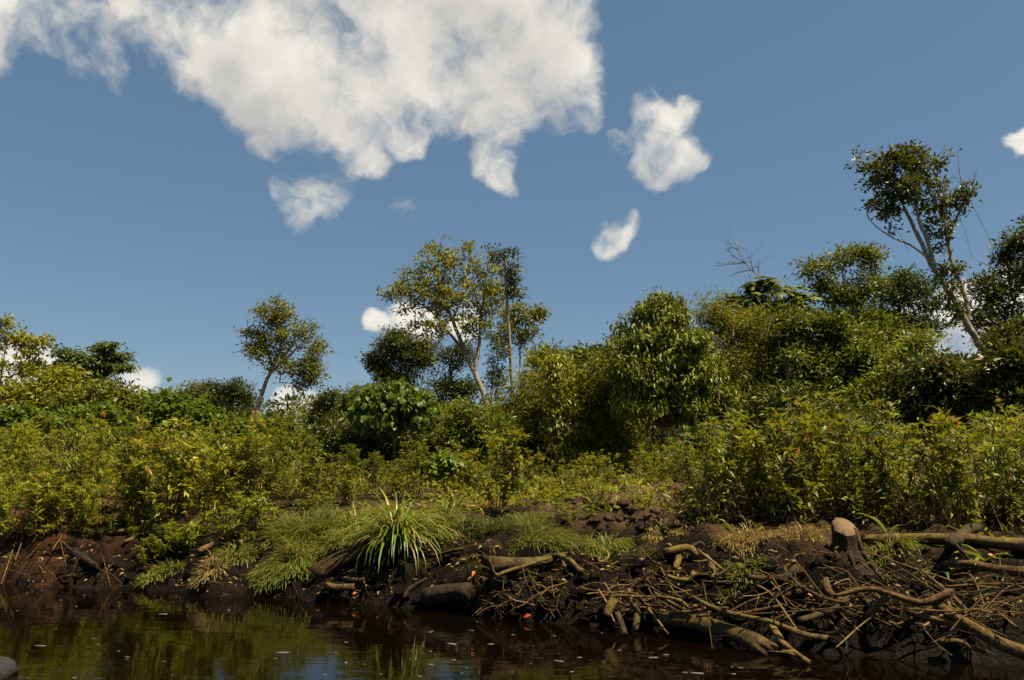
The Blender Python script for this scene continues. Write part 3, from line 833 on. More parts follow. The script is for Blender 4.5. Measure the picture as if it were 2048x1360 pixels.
T('glossy_bush', 'dark glossy bush at the right edge below the spreading edge tree', 'bush', 11.5, [([(2050, 900), (2045, 800), (2040, 740)], 3, 1.5)],
  [(2030, 720, 50, 36), (2060, 770, 60, 60), (2010, 800, 40, 50), (2040, 850, 70, 40)],
  230, 42, .13, .38, 'glossy', 'darkbark', 54, 'spray', .203, gap=.36)
T('leafy_bush', 'leafy bush with pale gaps left of the glossy bush at right', 'bush', 14, [([(1800, 860), (1795, 800), (1790, 740)], 3, 1.5)],
  [(1780, 760, 46, 40), (1830, 730, 40, 30), (1800, 810, 60, 45), (1745, 820, 50, 45), (1840, 690, 30, 22)],
  240, 32, .115, .38, 'mid', 'greybark', 55, 'spray', .211, gap=.36, stems=5, sat=5)
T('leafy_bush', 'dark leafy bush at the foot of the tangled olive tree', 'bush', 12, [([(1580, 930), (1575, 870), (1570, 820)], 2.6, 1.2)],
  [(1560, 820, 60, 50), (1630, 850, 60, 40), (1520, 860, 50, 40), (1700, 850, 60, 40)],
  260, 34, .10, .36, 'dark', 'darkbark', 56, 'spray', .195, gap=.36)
T('bamboo_clump', 'arching yellow-green bamboo clump in front of the slender pole tree', 'bamboo', 15.5, [([(1050, 920), (1052, 830), (1045, 740)], 1.6, .8), ([(1050, 920), (1075, 840), (1085, 760)], 1.4, .7), ([(1050, 920), (1020, 850), (1005, 790)], 1.4, .7)],
  [(1055, 800, 38, 46), (1092, 800, 36, 50), (1012, 840, 34, 40), (1060, 870, 60, 45)],
  260, 40, .15, .13, 'bamboo', 'straw', 57, 'bamboo', .30)
T('bamboo_clump', 'feathery bamboo clump beside the dense round tree', 'bamboo', 14.5, [([(1215, 940), (1212, 840), (1200, 730)], 1.6, .8), ([(1215, 940), (1235, 840), (1240, 770)], 1.4, .7), ([(1215, 940), (1180, 860), (1175, 800)], 1.3, .7)],
  [(1195, 745, 40, 36), (1220, 800, 44, 60), (1190, 850, 50, 60), (1230, 880, 50, 50)],
  250, 40, .15, .13, 'bamboo', 'straw', 58, 'bamboo', .30)
T('creeper_column', 'column of pale-leaved creeper over a thin trunk between two bamboo clumps', 'climber', 14.5, [([(1130, 920), (1128, 830), (1122, 750)], 2.4, 1)],
  [(1120, 750, 24, 30), (1125, 800, 32, 40), (1130, 850, 36, 50), (1140, 900, 40, 40), (1105, 725, 16, 14)],
  190, 36, .10, .45, 'olive', 'greybark', 59, 'droop', .20, stems=3, sat=5)
T('leafy_tree', 'bright-topped bushy tree behind the pale-leaved creeper', 'tree', 20, [([(1110, 860), (1110, 780), (1108, 730)], 3, 1.4)],
  [(1090, 715, 34, 20), (1125, 725, 34, 24), (1160, 740, 34, 28), (1110, 760, 60, 30), (1190, 725, 30, 18)],
  190, 30, .14, .38, 'mid', 'greybark', 60, 'spray', .234, gap=.36)
T('vine_tree', 'small tree smothered in big bright drooping vine leaves left of centre', 'tree', 14, [([(790, 910), (786, 850), (780, 800)], 3, 1.6), ([(786, 850), (820, 820), (840, 830)], 2, 1)],
  [(745, 805, 40, 28), (790, 795, 45, 22), (825, 800, 26, 22), (760, 840, 36, 20), (840, 835, 26, 18), (730, 830, 20, 20)],
  230, 22, .135, .72, 'broad', 'darkbark', 61, 'droop', .18, .3, quick=False, gap=.38, sat=4)
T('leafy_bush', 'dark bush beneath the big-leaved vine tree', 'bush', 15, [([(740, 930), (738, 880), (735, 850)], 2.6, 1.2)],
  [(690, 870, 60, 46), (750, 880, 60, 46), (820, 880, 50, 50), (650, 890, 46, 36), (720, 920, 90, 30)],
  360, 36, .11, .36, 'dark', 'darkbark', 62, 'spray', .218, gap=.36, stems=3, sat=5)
T('leafy_bush', 'mid-green bush under the tall forked tree with drooping pods', 'bush', 14, [([(920, 930), (915, 880), (910, 850)], 2.6, 1.2)],
  [(890, 880, 46, 40), (940, 860, 46, 40), (980, 880, 40, 46), (910, 920, 70, 34), (860, 910, 34, 36)],
  320, 36, .11, .36, 'mid', 'darkbark', 63, 'spray', .211, gap=.36, stems=3, sat=5)
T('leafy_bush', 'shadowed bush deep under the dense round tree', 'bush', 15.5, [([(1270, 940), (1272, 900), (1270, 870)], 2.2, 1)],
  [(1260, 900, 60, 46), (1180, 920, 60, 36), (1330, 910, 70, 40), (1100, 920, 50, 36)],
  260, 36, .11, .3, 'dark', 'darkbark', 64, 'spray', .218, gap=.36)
T('small_broadleaf', 'small fresh-green broadleaf sapling at the edge of the dark bushes', 'sapling', 10.2, [([(888, 990), (886, 950), (884, 920)], 1.4, .8)],
  [(884, 915, 24, 14), (870, 930, 20, 12), (903, 928, 18, 12), (886, 945, 24, 12)],
  40, 12, .085, .7, 'broad', 'darkbark', 65, 'whorl', .12, .25, quick=False)
# left half
T('light_bush', 'light yellow-green bush below the dome-crowned tree', 'bush', 17, [([(105, 850), (105, 810), (108, 780)], 2.4, 1.2)],
  [(100, 765, 40, 24), (140, 785, 44, 26), (60, 795, 44, 26), (110, 815, 70, 26)],
  230, 32, .14, .36, 'bamboo', 'darkbark', 66, 'spray', .28, gap=.36)
T('olive_bush', 'olive bush right of the light bush under the fan-shaped tree', 'bush', 16, [([(220, 850), (218, 815), (215, 795)], 2.4, 1.2)],
  [(210, 800, 50, 26), (255, 815, 40, 22), (180, 825, 60, 26), (285, 830, 40, 22)],
  230, 32, .13, .36, 'olive', 'darkbark', 67, 'spray', .28, gap=.36, stems=4, sat=5)
T('vine_mound', 'mound of round-leaved vines left of the leaning solitary tree', 'vine', 12.5, [([(345, 910), (342, 860), (338, 830)], 2.2, 1)],
  [(335, 805, 22, 22), (370, 835, 40, 26), (310, 840, 36, 26), (340, 865, 70, 30), (415, 850, 34, 20), (440, 875, 34, 22)],
  300, 20, .10, .8, 'broad', 'darkbark', 68, 'spray', .18, .2, quick=False)
T('vine_mound', 'mound of round-leaved vines over bushes at the far left', 'vine', 13, [([(180, 910), (178, 870), (175, 845)], 2.2, 1)],
  [(175, 835, 44, 22), (130, 850, 40, 22), (215, 850, 36, 20), (60, 850, 50, 26), (10, 850, 46, 26), (170, 870, 70, 22)],
  280, 20, .10, .8, 'broad', 'darkbark', 69, 'spray', .18, .2, quick=False)
T('leafy_bush', 'mid-green bush at the foot of the leaning solitary tree', 'bush', 14, [([(520, 930), (518, 890), (515, 860)], 2.2, 1)],
  [(500, 860, 46, 26), (550, 870, 46, 26), (470, 885, 46, 24), (590, 895, 30, 20), (530, 895, 60, 26)],
  250, 34, .12, .36, 'mid', 'darkbark', 70, 'spray', .211, gap=.36)

T('leafy_tree', 'dense dark tree filling the wall right behind the feathery tree', 'tree', 18, [([(1540, 860), (1538, 760), (1530, 680)], 3.5, 1.6)],
  [(1510, 640, 50, 34), (1560, 650, 50, 40), (1530, 710, 70, 50), (1590, 740, 60, 60), (1480, 640, 40, 34), (1520, 790, 80, 60)],
  380, 46, .15, .38, 'dark', 'greybark', 71, 'spray', .250, stems=4, sat=5, gap=.36)
T('leafy_tree', 'bushy yellow-green tree in the wall below the airy thin-trunked tree', 'tree', 17.5, [([(1740, 860), (1738, 760), (1730, 700)], 3.5, 1.6)],
  [(1700, 660, 56, 34), (1760, 670, 50, 36), (1730, 720, 76, 46), (1790, 720, 40, 40), (1740, 790, 80, 50)],
  380, 46, .145, .38, 'mid', 'greybark', 72, 'spray', .242, stems=5, sat=5, gap=.36)
T('leafy_tree', 'dark broad tree in the wall between the leaning trunk and the right edge', 'tree', 16, [([(1990, 860), (1988, 780), (1985, 720)], 3.5, 1.6)],
  [(1955, 760, 40, 26), (2030, 695, 46, 34), (1990, 765, 70, 36), (2050, 720, 50, 50), (1930, 760, 40, 36)],
  330, 46, .135, .38, 'dark', 'greybark', 73, 'spray', .226, stems=4, sat=5, gap=.36)
T('leafy_tree', 'dark layered tree in the wall between bamboo and dense round tree', 'tree', 18, [([(1235, 880), (1235, 800), (1232, 740)], 3.2, 1.5)],
  [(1215, 715, 40, 24), (1250, 700, 36, 26), (1230, 760, 60, 44), (1180, 770, 46, 36), (1240, 830, 70, 50)],
  300, 46, .15, .38, 'dark', 'greybark', 74, 'spray', .242, gap=.36)
T('leafy_tree', 'mid-green tree in the wall left of the bamboo behind the forked trunk', 'tree', 20, [([(985, 880), (985, 820), (982, 780)], 3, 1.4)],
  [(925, 835, 40, 24), (1010, 835, 30, 24), (890, 850, 50, 26)],
  260, 34, .135, .38, 'mid', 'greybark', 75, 'spray', .265, gap=.36)

def distant_forest():
    rg = np.random.RandomState(77)
    C = []; O = []
    for k in range(420):
        x = rg.uniform(-62, 62); y = rg.uniform(52, 85)
        h = rg.uniform(4.5, 7.0) * (y / 65) * (1.0 + .25 * (x > 5))
        n = 14
        d = unit(rg.randn(n, 3)); P = np.array([x, y, h * .55]) + d * np.array([2.4, 2.0, h * .45])
        C.append(P); O.append(d)
    V, t, tn = leaf_cloud(np.concatenate(C), np.concatenate(O), 14, 1.1, .55, .5, rg, 'spray')
    o = obj('distant_forest', make_mesh('distant_forest', V, t, M['far'], tn))
    tag(o, 'far-off belt of dark forest along the horizon', 'forest', kind='stuff')
distant_forest()

# ------------------------------------------------------------------ riverside shrubs
def shrub_variant(seed, h=1.0, stems=8, mat='narrow', L=.10, ratio=.23, lean=.5, bare=.16, dens=1.0, red=3, flow=0):
    """Many-stemmed shrub with bare reddish stems below and narrow leaves above."""
    rg = np.random.RandomState(seed)
    root = obj('riverside_shrub', None)
    P_, D_, N_, L_ = [], [], [], []
    mb_st = MB(); reds = []
    for s in range(stems):
        a = rg.rand() * 2 * np.pi; sp = rg.uniform(.15, 1) * lean; hh = h * rg.uniform(.7, 1.08)
        p0 = np.array([math.cos(a), math.sin(a), 0]) * rg.uniform(.01, .09)
        p3 = p0 + np.array([math.cos(a) * sp, math.sin(a) * sp, hh])
        pts = smooth_path([p0 - [0, 0, .05], p0 * .7 + p3 * .3 + rg.randn(3) * .03 + [0, 0, .06 * hh], p0 * .3 + p3 * .7 + rg.randn(3) * .04 + [0, 0, .04], p3], 9)
        mb_st.tube(pts, np.linspace(.0075, .003, 9), 4, False)
        subs = [(pts, bare)]
        for k in range(rg.randint(4, 8)):
            i = rg.randint(1, 8); b0 = pts[i]; aa = rg.rand() * 2 * np.pi; ln = rg.uniform(.14, .34) * h
            e = b0 + np.array([math.cos(aa) * .7, math.sin(aa) * .7, rg.uniform(.35, .9)]) * ln
            q = smooth_path([b0, (b0 + e) / 2 + rg.randn(3) * .015 - [0, 0, .02], e], 5)
            mb_st.tube(q, np.linspace(.0035, .002, 5), 3, False); subs.append((q, .1))
        for q, b in subs:
            ln = np.linalg.norm(np.diff(q, axis=0), axis=1).sum() * (1 - b)
            n = int(ln / .0200 * dens) + 2
            t = b + (1 - b) * np.sqrt(rg.rand(n)); f = t * (len(q) - 1); i = np.minimum(f.astype(int), len(q) - 2); u = (f - i)[:, None]
            P = q[i] * (1 - u) + q[i + 1] * u; Tn = unit(q[i + 1] - q[i])
            r = rg.randn(n, 3); r = unit(r - (r * Tn).sum(1, keepdims=True) * Tn)
            P_.append(P); D_.append(r * .9 + Tn * rg.uniform(.1, 1.0, (n, 1)) + np.array([[0, 0, .05]])); N_.append(Tn * .8 + np.array([[0, 0, .7]]) + rg.randn(n, 3) * .3); L_.append(L * rg.uniform(.5, 1.2, n))
            # rosette at the tip
            k = 6; th = np.arange(k) * 1.05 + rg.rand() * 6
            Pt = np.repeat(q[-1][None], k, 0)
            P_.append(Pt); D_.append(np.stack([np.cos(th), np.sin(th), rg.uniform(.2, .9, k)], 1)); N_.append(np.tile([0, 0, 1.0], (k, 1)) + rg.randn(k, 3) * .2); L_.append(L * rg.uniform(.7, 1.1, k))
    P, D, N, Ln = map(np.concatenate, (P_, D_, N_, L_))
    V, t, tn = leaves(P, D, N, Ln, Ln * ratio, .22, .2, rg.rand(len(P), 3), False)
    fo = obj('foliage', make_mesh('foliage', V, t, M[mat], tn), root); tag(fo, kind='stuff')
    tag(obj('stems', mb_st.mesh('stems', M['stem']), root), kind='stuff')
    for k in range(red):
        i = rg.randint(len(P)); d = unit(np.array([rg.randn() * .4, rg.randn() * .4, -1.0]))
        V, t, tn = leaves(np.zeros((2, 3)), np.stack([d, d + rg.randn(3) * .3]), rg.randn(2, 3), np.array([.085, .06]), np.array([.03, .022]), .1, .25, None, False)
        o = obj('red_leaf', make_mesh('red_leaf', V, t, M['redleaf'], tn), root, P[i] * 1.04)
    for k in range(flow):
        i = int(np.argsort(-P[:, 2])[rg.randint(60)]); a = np.arange(5) * 1.257
        V, t, tn = leaves(np.zeros((5, 3)), np.stack([np.cos(a), np.sin(a), np.full(5, .5)], 1), np.tile([0, 0, 1.0], (5, 1)), np.full(5, .028), np.full(5, .02), .1, .1, None, True)
        o = obj('pink_flower', make_mesh('pink_flower', V, t, M['pink'], tn), root, P[i] + [0, 0, .03]); o.rotation_euler = (1.0, 0, 0)
    return root, fo

VAR = []
for k, kw in enumerate([dict(), dict(stems=10, lean=.6, flow=1), dict(mat='narrow2', stems=9, h=1.1), dict(mat='narrow2', L=.12, ratio=.27, lean=.42), dict(L=.11, ratio=.24, red=4), dict(stems=11, lean=.65, dens=1.1, L=.09),
                        dict(mat='narrow2', stems=7, L=.12, ratio=.3, red=5), dict(stems=6, h=.7, lean=.35, red=1, bare=.15, flow=1), dict(stems=5, h=.45, lean=.3, red=0, bare=.05, L=.1, ratio=.22)]):
    VAR.append(shrub_variant(200 + k, **kw))
USED = set()
def place_shrub(v, x, y, s, label, group=None, rot=None, cat='shrub', sz=None, tilt=(0, 0)):
    root = VAR[v][0]
    o = root if v not in USED else copy_tree(root)
    USED.add(v)
    o.location = (x, y, gz(x, y) - .02)
    o.rotation_euler = (tilt[0], tilt[1], rs.rand() * 6.28 if rot is None else rot)
    o.scale = (s, s, s if sz is None else sz)
    for key in ('label', 'group', 'category'):
        if key in o: del o[key]
    tag(o, label, cat, group)
    return o

def wx(px, Y):            # world x of a photograph column near eye level
    return (px - 1024) / F * Y * 1.0 / math.cos(PITCH)
# the two that stand alone
place_shrub(6, wx(995, 7.9), 7.9, .74, 'upright shrub standing alone on the mud with red hanging leaves at its top', sz=.82)
place_shrub(4, wx(1408, 6.4), 6.4, .80, 'shrub with bare fanned reddish stems standing forward of the right thicket', sz=.86)
LT = 'narrow-leaved shrub in the dense riverside thicket left of the long-bladed clump'
RT = 'narrow-leaved shrub in the dense riverside thicket behind the sawn stump'
BT = 'low shrub on the bank behind the dug earth heap'
# left thicket: front edge follows the bank top
FL = [(-40, 1056), (90, 1052), (190, 1046), (290, 1046), (390, 1044), (480, 1040), (570, 1028), (650, 1012), (740, 1004), (830, 998), (900, 985)]
def edge(pts, px):
    a = np.array(pts, float); return float(np.interp(px, a[:, 0], a[:, 1]))
rgp = np.random.RandomState(42)
ORD = 'first second third fourth fifth sixth seventh eighth ninth tenth eleventh twelfth thirteenth fourteenth fifteenth sixteenth'.split()
for row in range(5):
    px = -420 + row * 37; cnt = 0
    while px < 930:
        h0 = hit(px, edge(FL, px))
        Y = h0[1] + row * .62 + rgp.uniform(-.15, .2)
        x = wx(px, Y) + rgp.uniform(-.08, .08)
        s = rgp.uniform(.52, .92) * (1.0 if px < 560 else .74)
        if not (row > 2 and px > 620):
            cnt += px > -70
            place_shrub(int(rgp.choice([0, 1, 2, 3, 5, 4] if row else [0, 1, 2, 3, 6, 5])), x, Y, s * .86, LT if row or cnt == 0 else 'front-row shrub of the left thicket, %s from the left edge' % ORD[cnt - 1], 'shrubs of the left thicket', sz=s * 1.06)
        px += rgp.uniform(66, 112)
FR = [(1440, 1040), (1520, 1050), (1620, 1052), (1760, 1056), (1900, 1058), (2080, 1064)]
for row in range(4):
    px = 1470 + row * 30 if row else 1505; cnt = 0
    while px < 2420:
        h0 = hit(px, edge(FR, px))
        Y = h0[1] + .1 + row * .55 + rgp.uniform(-.12, .15)
        x = wx(px, Y)
        s = rgp.uniform(.52, .90)
        cnt += 1
        place_shrub(int(rgp.choice([0, 1, 2, 3, 4, 5, 6])), x, Y, s * .88, RT if row or px > 2100 else 'front-row shrub of the right thicket behind the stump, %s from its left end' % ORD[cnt - 1], 'shrubs of the right thicket', sz=s * 1.06)
        px += rgp.uniform(70, 120)
for px, Y, s, v in [(1085, 10.2, .75, 7), (1130, 10.8, .8, 1), (1170, 10.0, .7, 7), (1215, 10.6, .8, 2), (1255, 9.6, .8, 7), (1290, 9.8, .95, 0), (1330, 9.3, 1.0, 2), (1300, 11.0, 1.1, 1), (1370, 9.0, 1.0, 5), (1440, 8.6, 1.0, 0), (1480, 8.2, 1.0, 3), (1060, 11.2, .9, 2), (940, 10.6, .9, 3), (965, 11.2, 1.0, 0), (1190, 11.6, .9, 5), (1110, 9.6, .5, 8), (1150, 9.4, .5, 8), (1235, 9.2, .55, 8), (1040, 9.8, .7, 7), (1420, 7.6, .8, 3)]:
    place_shrub(v, wx(px, Y), Y, s * .58, BT, 'shrubs behind the earth heap')
for px, py, s, v, lab in [(15, 1082, .62, 1, 'low shrub overhanging the dark bank at the far left edge'), (85, 1074, .55, 3, 'low shrub overhanging the reddish earth near the left edge'), (150, 1070, .5, 5, 'low shrub overhanging the bank right of the reddish earth')]:
    h0 = hit(px, py); place_shrub(v, h0[0], h0[1], s, lab)
for px, py, s, lab in [(372, 1098, .62, 'small bushy leafy plant on the bank beside a short broken log'), (455, 1080, .7, 'weedy seedling leaning over the bank left of the soft grass mound'), (520, 1062, .7, 'fern-like seedling above the soft grass mound'),
                       (205, 1072, .5, 'tiny seedling on the dark mud below the left thicket'), (318, 1112, .35, 'tiny seedling at the lower edge of the bushy leafy plant'), (490, 1035, .7, 'upright weed between the left thicket and the grass mound'), (640, 1040, .6, 'low weed behind the sawn log')]:
    h0 = hit(px, py); place_shrub(8, h0[0], h0[1], s, lab, cat='plant')

def dry_undergrowth():
    rg = np.random.RandomState(19); mb = MB(); LP, LD = [], []
    for k in range(1500):
        left = rg.rand() < .55
        px = rg.uniform(-20, 900) if left else rg.uniform(1450, 2080)
        e = edge(FL if left else FR, px)
        if rg.rand() < .12: px = rg.normal(1408, 28); e = 1050
        p = hit(px, e + rg.uniform(-14, 8)); p[1] += rg.uniform(0, .35); p[2] = gz(p[0], p[1])
        h = rg.uniform(.10, .42); d = np.array([rg.randn() * .38, rg.randn() * .25 - .08, 1.0])
        P = np.array([p, p + d * h * .5 + rg.randn(3) * .03, p + d * h + rg.randn(3) * .05 - [0, 0, rg.rand() * .06]])
        mb.tube(P, np.array([.0030, .0024, .0015]) * rg.uniform(.6, 1.3), 3, False)
        if rg.rand() < .7:
            for q in range(3): LP.append(P[1] + (P[2] - P[1]) * rg.rand()); LD.append(rg.randn(3) * [1, 1, .6] - [0, 0, .3])
    o = obj('dry_undergrowth', mb.mesh('dry_undergrowth', M['stem'])); tag(o, 'brown dry stems crowded under the riverside thickets', 'undergrowth', kind='stuff')
    n = len(LP); L = rg.uniform(.03, .07, n)
    V, t, tn = leaves(np.array(LP), np.array(LD), rg.randn(n, 3) + [0, 0, 1], L, L * .3, .2, .2, None, True)
    c = obj('withered_leaves', make_mesh('withered_leaves', V, t, M['olive'], tn), o); tag(c, kind='stuff')
dry_undergrowth()

# ------------------------------------------------------------------ grasses
def blade(P0, d, ln, wd, rg, arch=.8, seg=6):
    """One strap-shaped blade that rises and then bends over; V, quads."""
    t = np.linspace(0, 1, seg + 1)[:, None]
    h = np.array([d[0], d[1], 0.0]); h = h / max(np.linalg.norm(h), 1e-6)
    ang0 = math.atan2(d[2], math.hypot(d[0], d[1]))
    ang = ang0 - arch * t[:, 0] ** 1.5 * 2.0
    step = ln / seg
    pts = [np.array(P0, float)]
    for k in range(seg):
        a = ang[k]; pts.append(pts[-1] + step * (h * math.cos(a) + np.array([0, 0, math.sin(a)])))
    pts = np.array(pts)
    S = np.cross(h, [0, 0, 1.0]); wds = wd * np.array([.55, .9, 1, .95, .8, .5, .05][:seg + 1])[:, None]
    up = np.array([0, 0, .25]) * wds
    V = np.concatenate([pts - S * wds * .5 + up, pts, pts + S * wds * .5 + up])
    n = seg + 1; i = np.arange(seg)
    q = np.concatenate([np.stack([i, i + n, i + n + 1, i + 1], 1), np.stack([i + n, i + 2 * n, i + 2 * n + 1, i + n + 1], 1)])
    return V, q

def strap_clump(px, py, n, ln, wd, label, seed, height=.3, arch=.8, front=.0, yellow=.15, dy=0.0, el0=.35):
    rg = np.random.RandomState(seed); b = hit(px, py); b[1] += dy; b[2] = gz(b[0], b[1])
    root = obj('strap_grass', None, loc=b); tag(root, label, 'grass clump')
    for k in range(n):
        a = rg.rand() * 2 * np.pi; el = rg.uniform(el0, 1.42)
        d = np.array([math.cos(a) * math.cos(el), math.sin(a) * math.cos(el) - front * rg.rand(), math.sin(el)])
        P0 = np.array([rg.randn() * .035, rg.randn() * .035, rg.uniform(0, .05)])
        dryb = rg.rand() < yellow
        V, q = blade(P0, d, ln * rg.uniform(.55, 1.1), wd * rg.uniform(.6, 1.15), rg, arch * rg.uniform(.6, 1.25))
        me = make_mesh('blade', V, q, M['blade_dry' if dryb else 'blade'], np.tile(rg.rand(3), (len(V), 1)), True)
        obj('blade', me, root)
    return root
strap_clump(792, 1102, 240, .64, .017, 'large clump of long bright green strap leaves drooping over the bank', 5, arch=1.08, front=.75, yellow=.2, el0=.5)
strap_clump(706, 1062, 55, .30, .013, 'smaller clump of yellowish strap leaves left of the large clump', 6, arch=.6, yellow=.3)
strap_clump(902, 1034, 45, .32, .014, 'clump of yellowish strap leaves behind and right of the large clump', 7, arch=.6, yellow=.3)
strap_clump(2010, 1040, 26, .42, .022, 'clump of broad green reed leaves at the right edge', 8, arch=.6, yellow=.2)

def tussock(px, py, n, rad, ln, label, seed, lean=(0, 0), mat='grass', arch=1.0, cat='grass tussock', el0=.3, el1=1.3):
    rg = np.random.RandomState(seed); b = hit(px, py); b[2] = gz(b[0], b[1])
    root = obj('grass_tussock', None, loc=b); tag(root, label, cat)
    mb = MB()
    A = rg.rand(n) * 2 * np.pi; Rr = rad * np.sqrt(rg.rand(n)); XX, YY = Rr * np.cos(A), Rr * np.sin(A) * .7; ZZ = ground(b[0] + XX, b[1] + YY) - b[2]
    for k in range(n):
        a = A[k]; x, y = XX[k], YY[k]
        el = rg.uniform(el0, el1); a2 = a + rg.randn() * .7
        d = np.array([math.cos(a2) * math.cos(el) + lean[0], math.sin(a2) * math.cos(el) + lean[1], math.sin(el)])
        V, q = blade(np.array([x, y, ZZ[k]]), d, ln * rg.uniform(.5, 1.15), .0045 * rg.uniform(.7, 1.3), rg, arch * rg.uniform(.6, 1.2), 4)
        mb.add(V, q, None, rg.rand(3))
    o = obj('blades', mb.mesh('blades', M[mat], True, True), root); tag(o, kind='stuff')
tussock(578, 1132, 1400, .19, .17, 'soft rounded grass mound combed downhill left of the sawn log', 1, (-.3, -.6), arch=1.1)
tussock(535, 1158, 350, .10, .12, 'dark-rooted grass tuft hanging to the water below the soft mound', 14, (-.1, -.8), arch=1.2)
tussock(340, 1150, 500, .09, .13, 'small mossy grass tuft above the water near the left', 2, (0, -.4))
tussock(300, 1160, 220, .06, .10, 'tiny pale grass tuft at the waterline near the left', 15, (0, -.3))
tussock(610, 1070, 1100, .28, .22, 'ragged grass patch behind the soft rounded mound', 3, (0, -.3), arch=.8)
tussock(700, 1085, 700, .20, .12, 'short grass growing over the sawn log\'s far end', 4, (-.2, -.3))
tussock(1085, 1075, 1000, .22, .17, 'windswept pale grass patch on the mud right of the lone shrub', 5, (.5, -.3), arch=.9)
tussock(1050, 1050, 700, .22, .13, 'short grass strip at the foot of the lone shrub', 16, (.3, -.2))
tussock(1210, 1108, 900, .12, .17, 'round shaggy grass tussock above the curled root', 6, (.1, -.2), arch=1.1)
tussock(1500, 1085, 700, .20, .13, 'brownish grass patch left of the sawn stump', 7, (0, -.3), 'blade_dry')
tussock(930, 1062, 500, .2, .13, 'short sunlit grass right of the large strap-leaved clump', 8, (.2, -.3))
tussock(660, 1098, 500, .16, .12, 'low mossy grass on top of the sawn log', 17, (-.2, -.3))
tussock(1480, 1140, 300, .14, .08, 'thin moss-like grass below the brownish patch', 18, (0, -.4))
tussock(745, 1052, 700, .22, .16, 'sunlit grass patch between the two left strap-leaved clumps', 21, (0, -.3))
tussock(835, 1062, 600, .2, .14, 'low grass fringe right behind the large strap-leaved clump', 22, (.1, -.3))
tussock(650, 1050, 700, .22, .2, 'rough grass patch left of the smaller strap-leaved clump', 23, (-.1, -.2), arch=.7)
tussock(470, 1110, 420, .12, .15, 'weedy grass tuft left of the soft rounded mound', 24, (-.1, -.4))
tussock(420, 1140, 260, .09, .11, 'thin dry grass tuft on the slope below the broken log', 25, (0, -.4), 'blade_dry')
tussock(880, 1050, 500, .2, .14, 'grass patch below the right-hand yellowish strap clump', 26, (.2, -.3))
tussock(1330, 1075, 260, .14, .08, 'sparse grass on the mud left of the reddish-stemmed shrub', 27, (0, -.3), 'blade_dry')
tussock(1600, 1080, 420, .16, .11, 'dry grass fringe just left of the sawn stump', 28, (0, -.3), 'blade_dry')
tussock(1780, 1100, 360, .16, .11, 'sparse grass fringe in front of the mossy fallen log', 29, (0, -.4))
tussock(985, 1062, 260, .12, .17, 'dark spiky sedge at the base of the lone shrub', 9, (0, 0), 'dark', .3)

# ground cover under the trees
def ground_cover():
    rg = np.random.RandomState(9)
    n = 26000
    x = rg.uniform(-9, 11, n); y = shore(x) + 1.3 + rg.gamma(2.0, 2.2, n)
    z = ground(x, y)
    k = fbm(x * .9, y * .9, 3, 5) + np.clip((y - 9.5) / 6, 0, .35) > .55
    x, y, z = x[k], y[k], z[k]; m = len(x)
    P = np.stack([x, y, z], 1) + np.concatenate([np.zeros((m, 2)), rg.uniform(0, .16, (m, 1)) * np.clip((y - 7)[:, None] / 3, .2, 1.6)], 1)
    D = rg.randn(m, 3) * [.8, .8, .4] + [0, 0, .5]
    L = rg.uniform(.05, .12, m)
    V, t, tn = leaves(P, D, np.array([[0, 0, 1.0]]) + rg.randn(m, 3) * .4, L, L * .3, .2, .2, None, True)
    o = obj('ground_cover', make_mesh('ground_cover', V, t, M['narrow2'], tn)); tag(o, 'low weeds covering the ground beneath shrubs and trees', 'weeds', kind='stuff')
ground_cover()

rgs = np.random.RandomState(64)
for k in range(26):
    px = rgs.uniform(170, 660) if k < 17 else rgs.uniform(1040, 1340)
    py = rgs.uniform(1052, 1125) if k < 17 else rgs.uniform(990, 1045)
    h0 = hit(px, py)
    place_shrub(8, h0[0], h0[1], rgs.uniform(.22, .42), 'tiny seedling scattered on the open mud of the left bank' if k < 17 else 'tiny seedling growing on the dug earth heap', 'tiny seedlings on the left bank' if k < 17 else 'tiny seedlings on the earth heap', cat='plant')

# ------------------------------------------------------------------ wood on the bank
def stick_points(pts, lift, n):
    H = [hit(*p) for p in pts]
    dist = np.array([np.linalg.norm(h - [0, 0, CAM_H]) for h in H])
    cum = np.concatenate([[0], np.cumsum([math.dist(pts[i], pts[i + 1]) for i in range(len(pts) - 1)])]); cum /= max(cum[-1], 1e-6)
    lerp = dist[0] + (dist[-1] - dist[0]) * cum
    use = lerp - min(max(0.0, float((lerp - dist).max())), .25)
    W = []
    for p, u in zip(pts, use):
        d = ray(*p); d = d / np.linalg.norm(d); W.append(np.array([0, 0, CAM_H]) + d * (u - lift))
    return smooth_path(W, n)

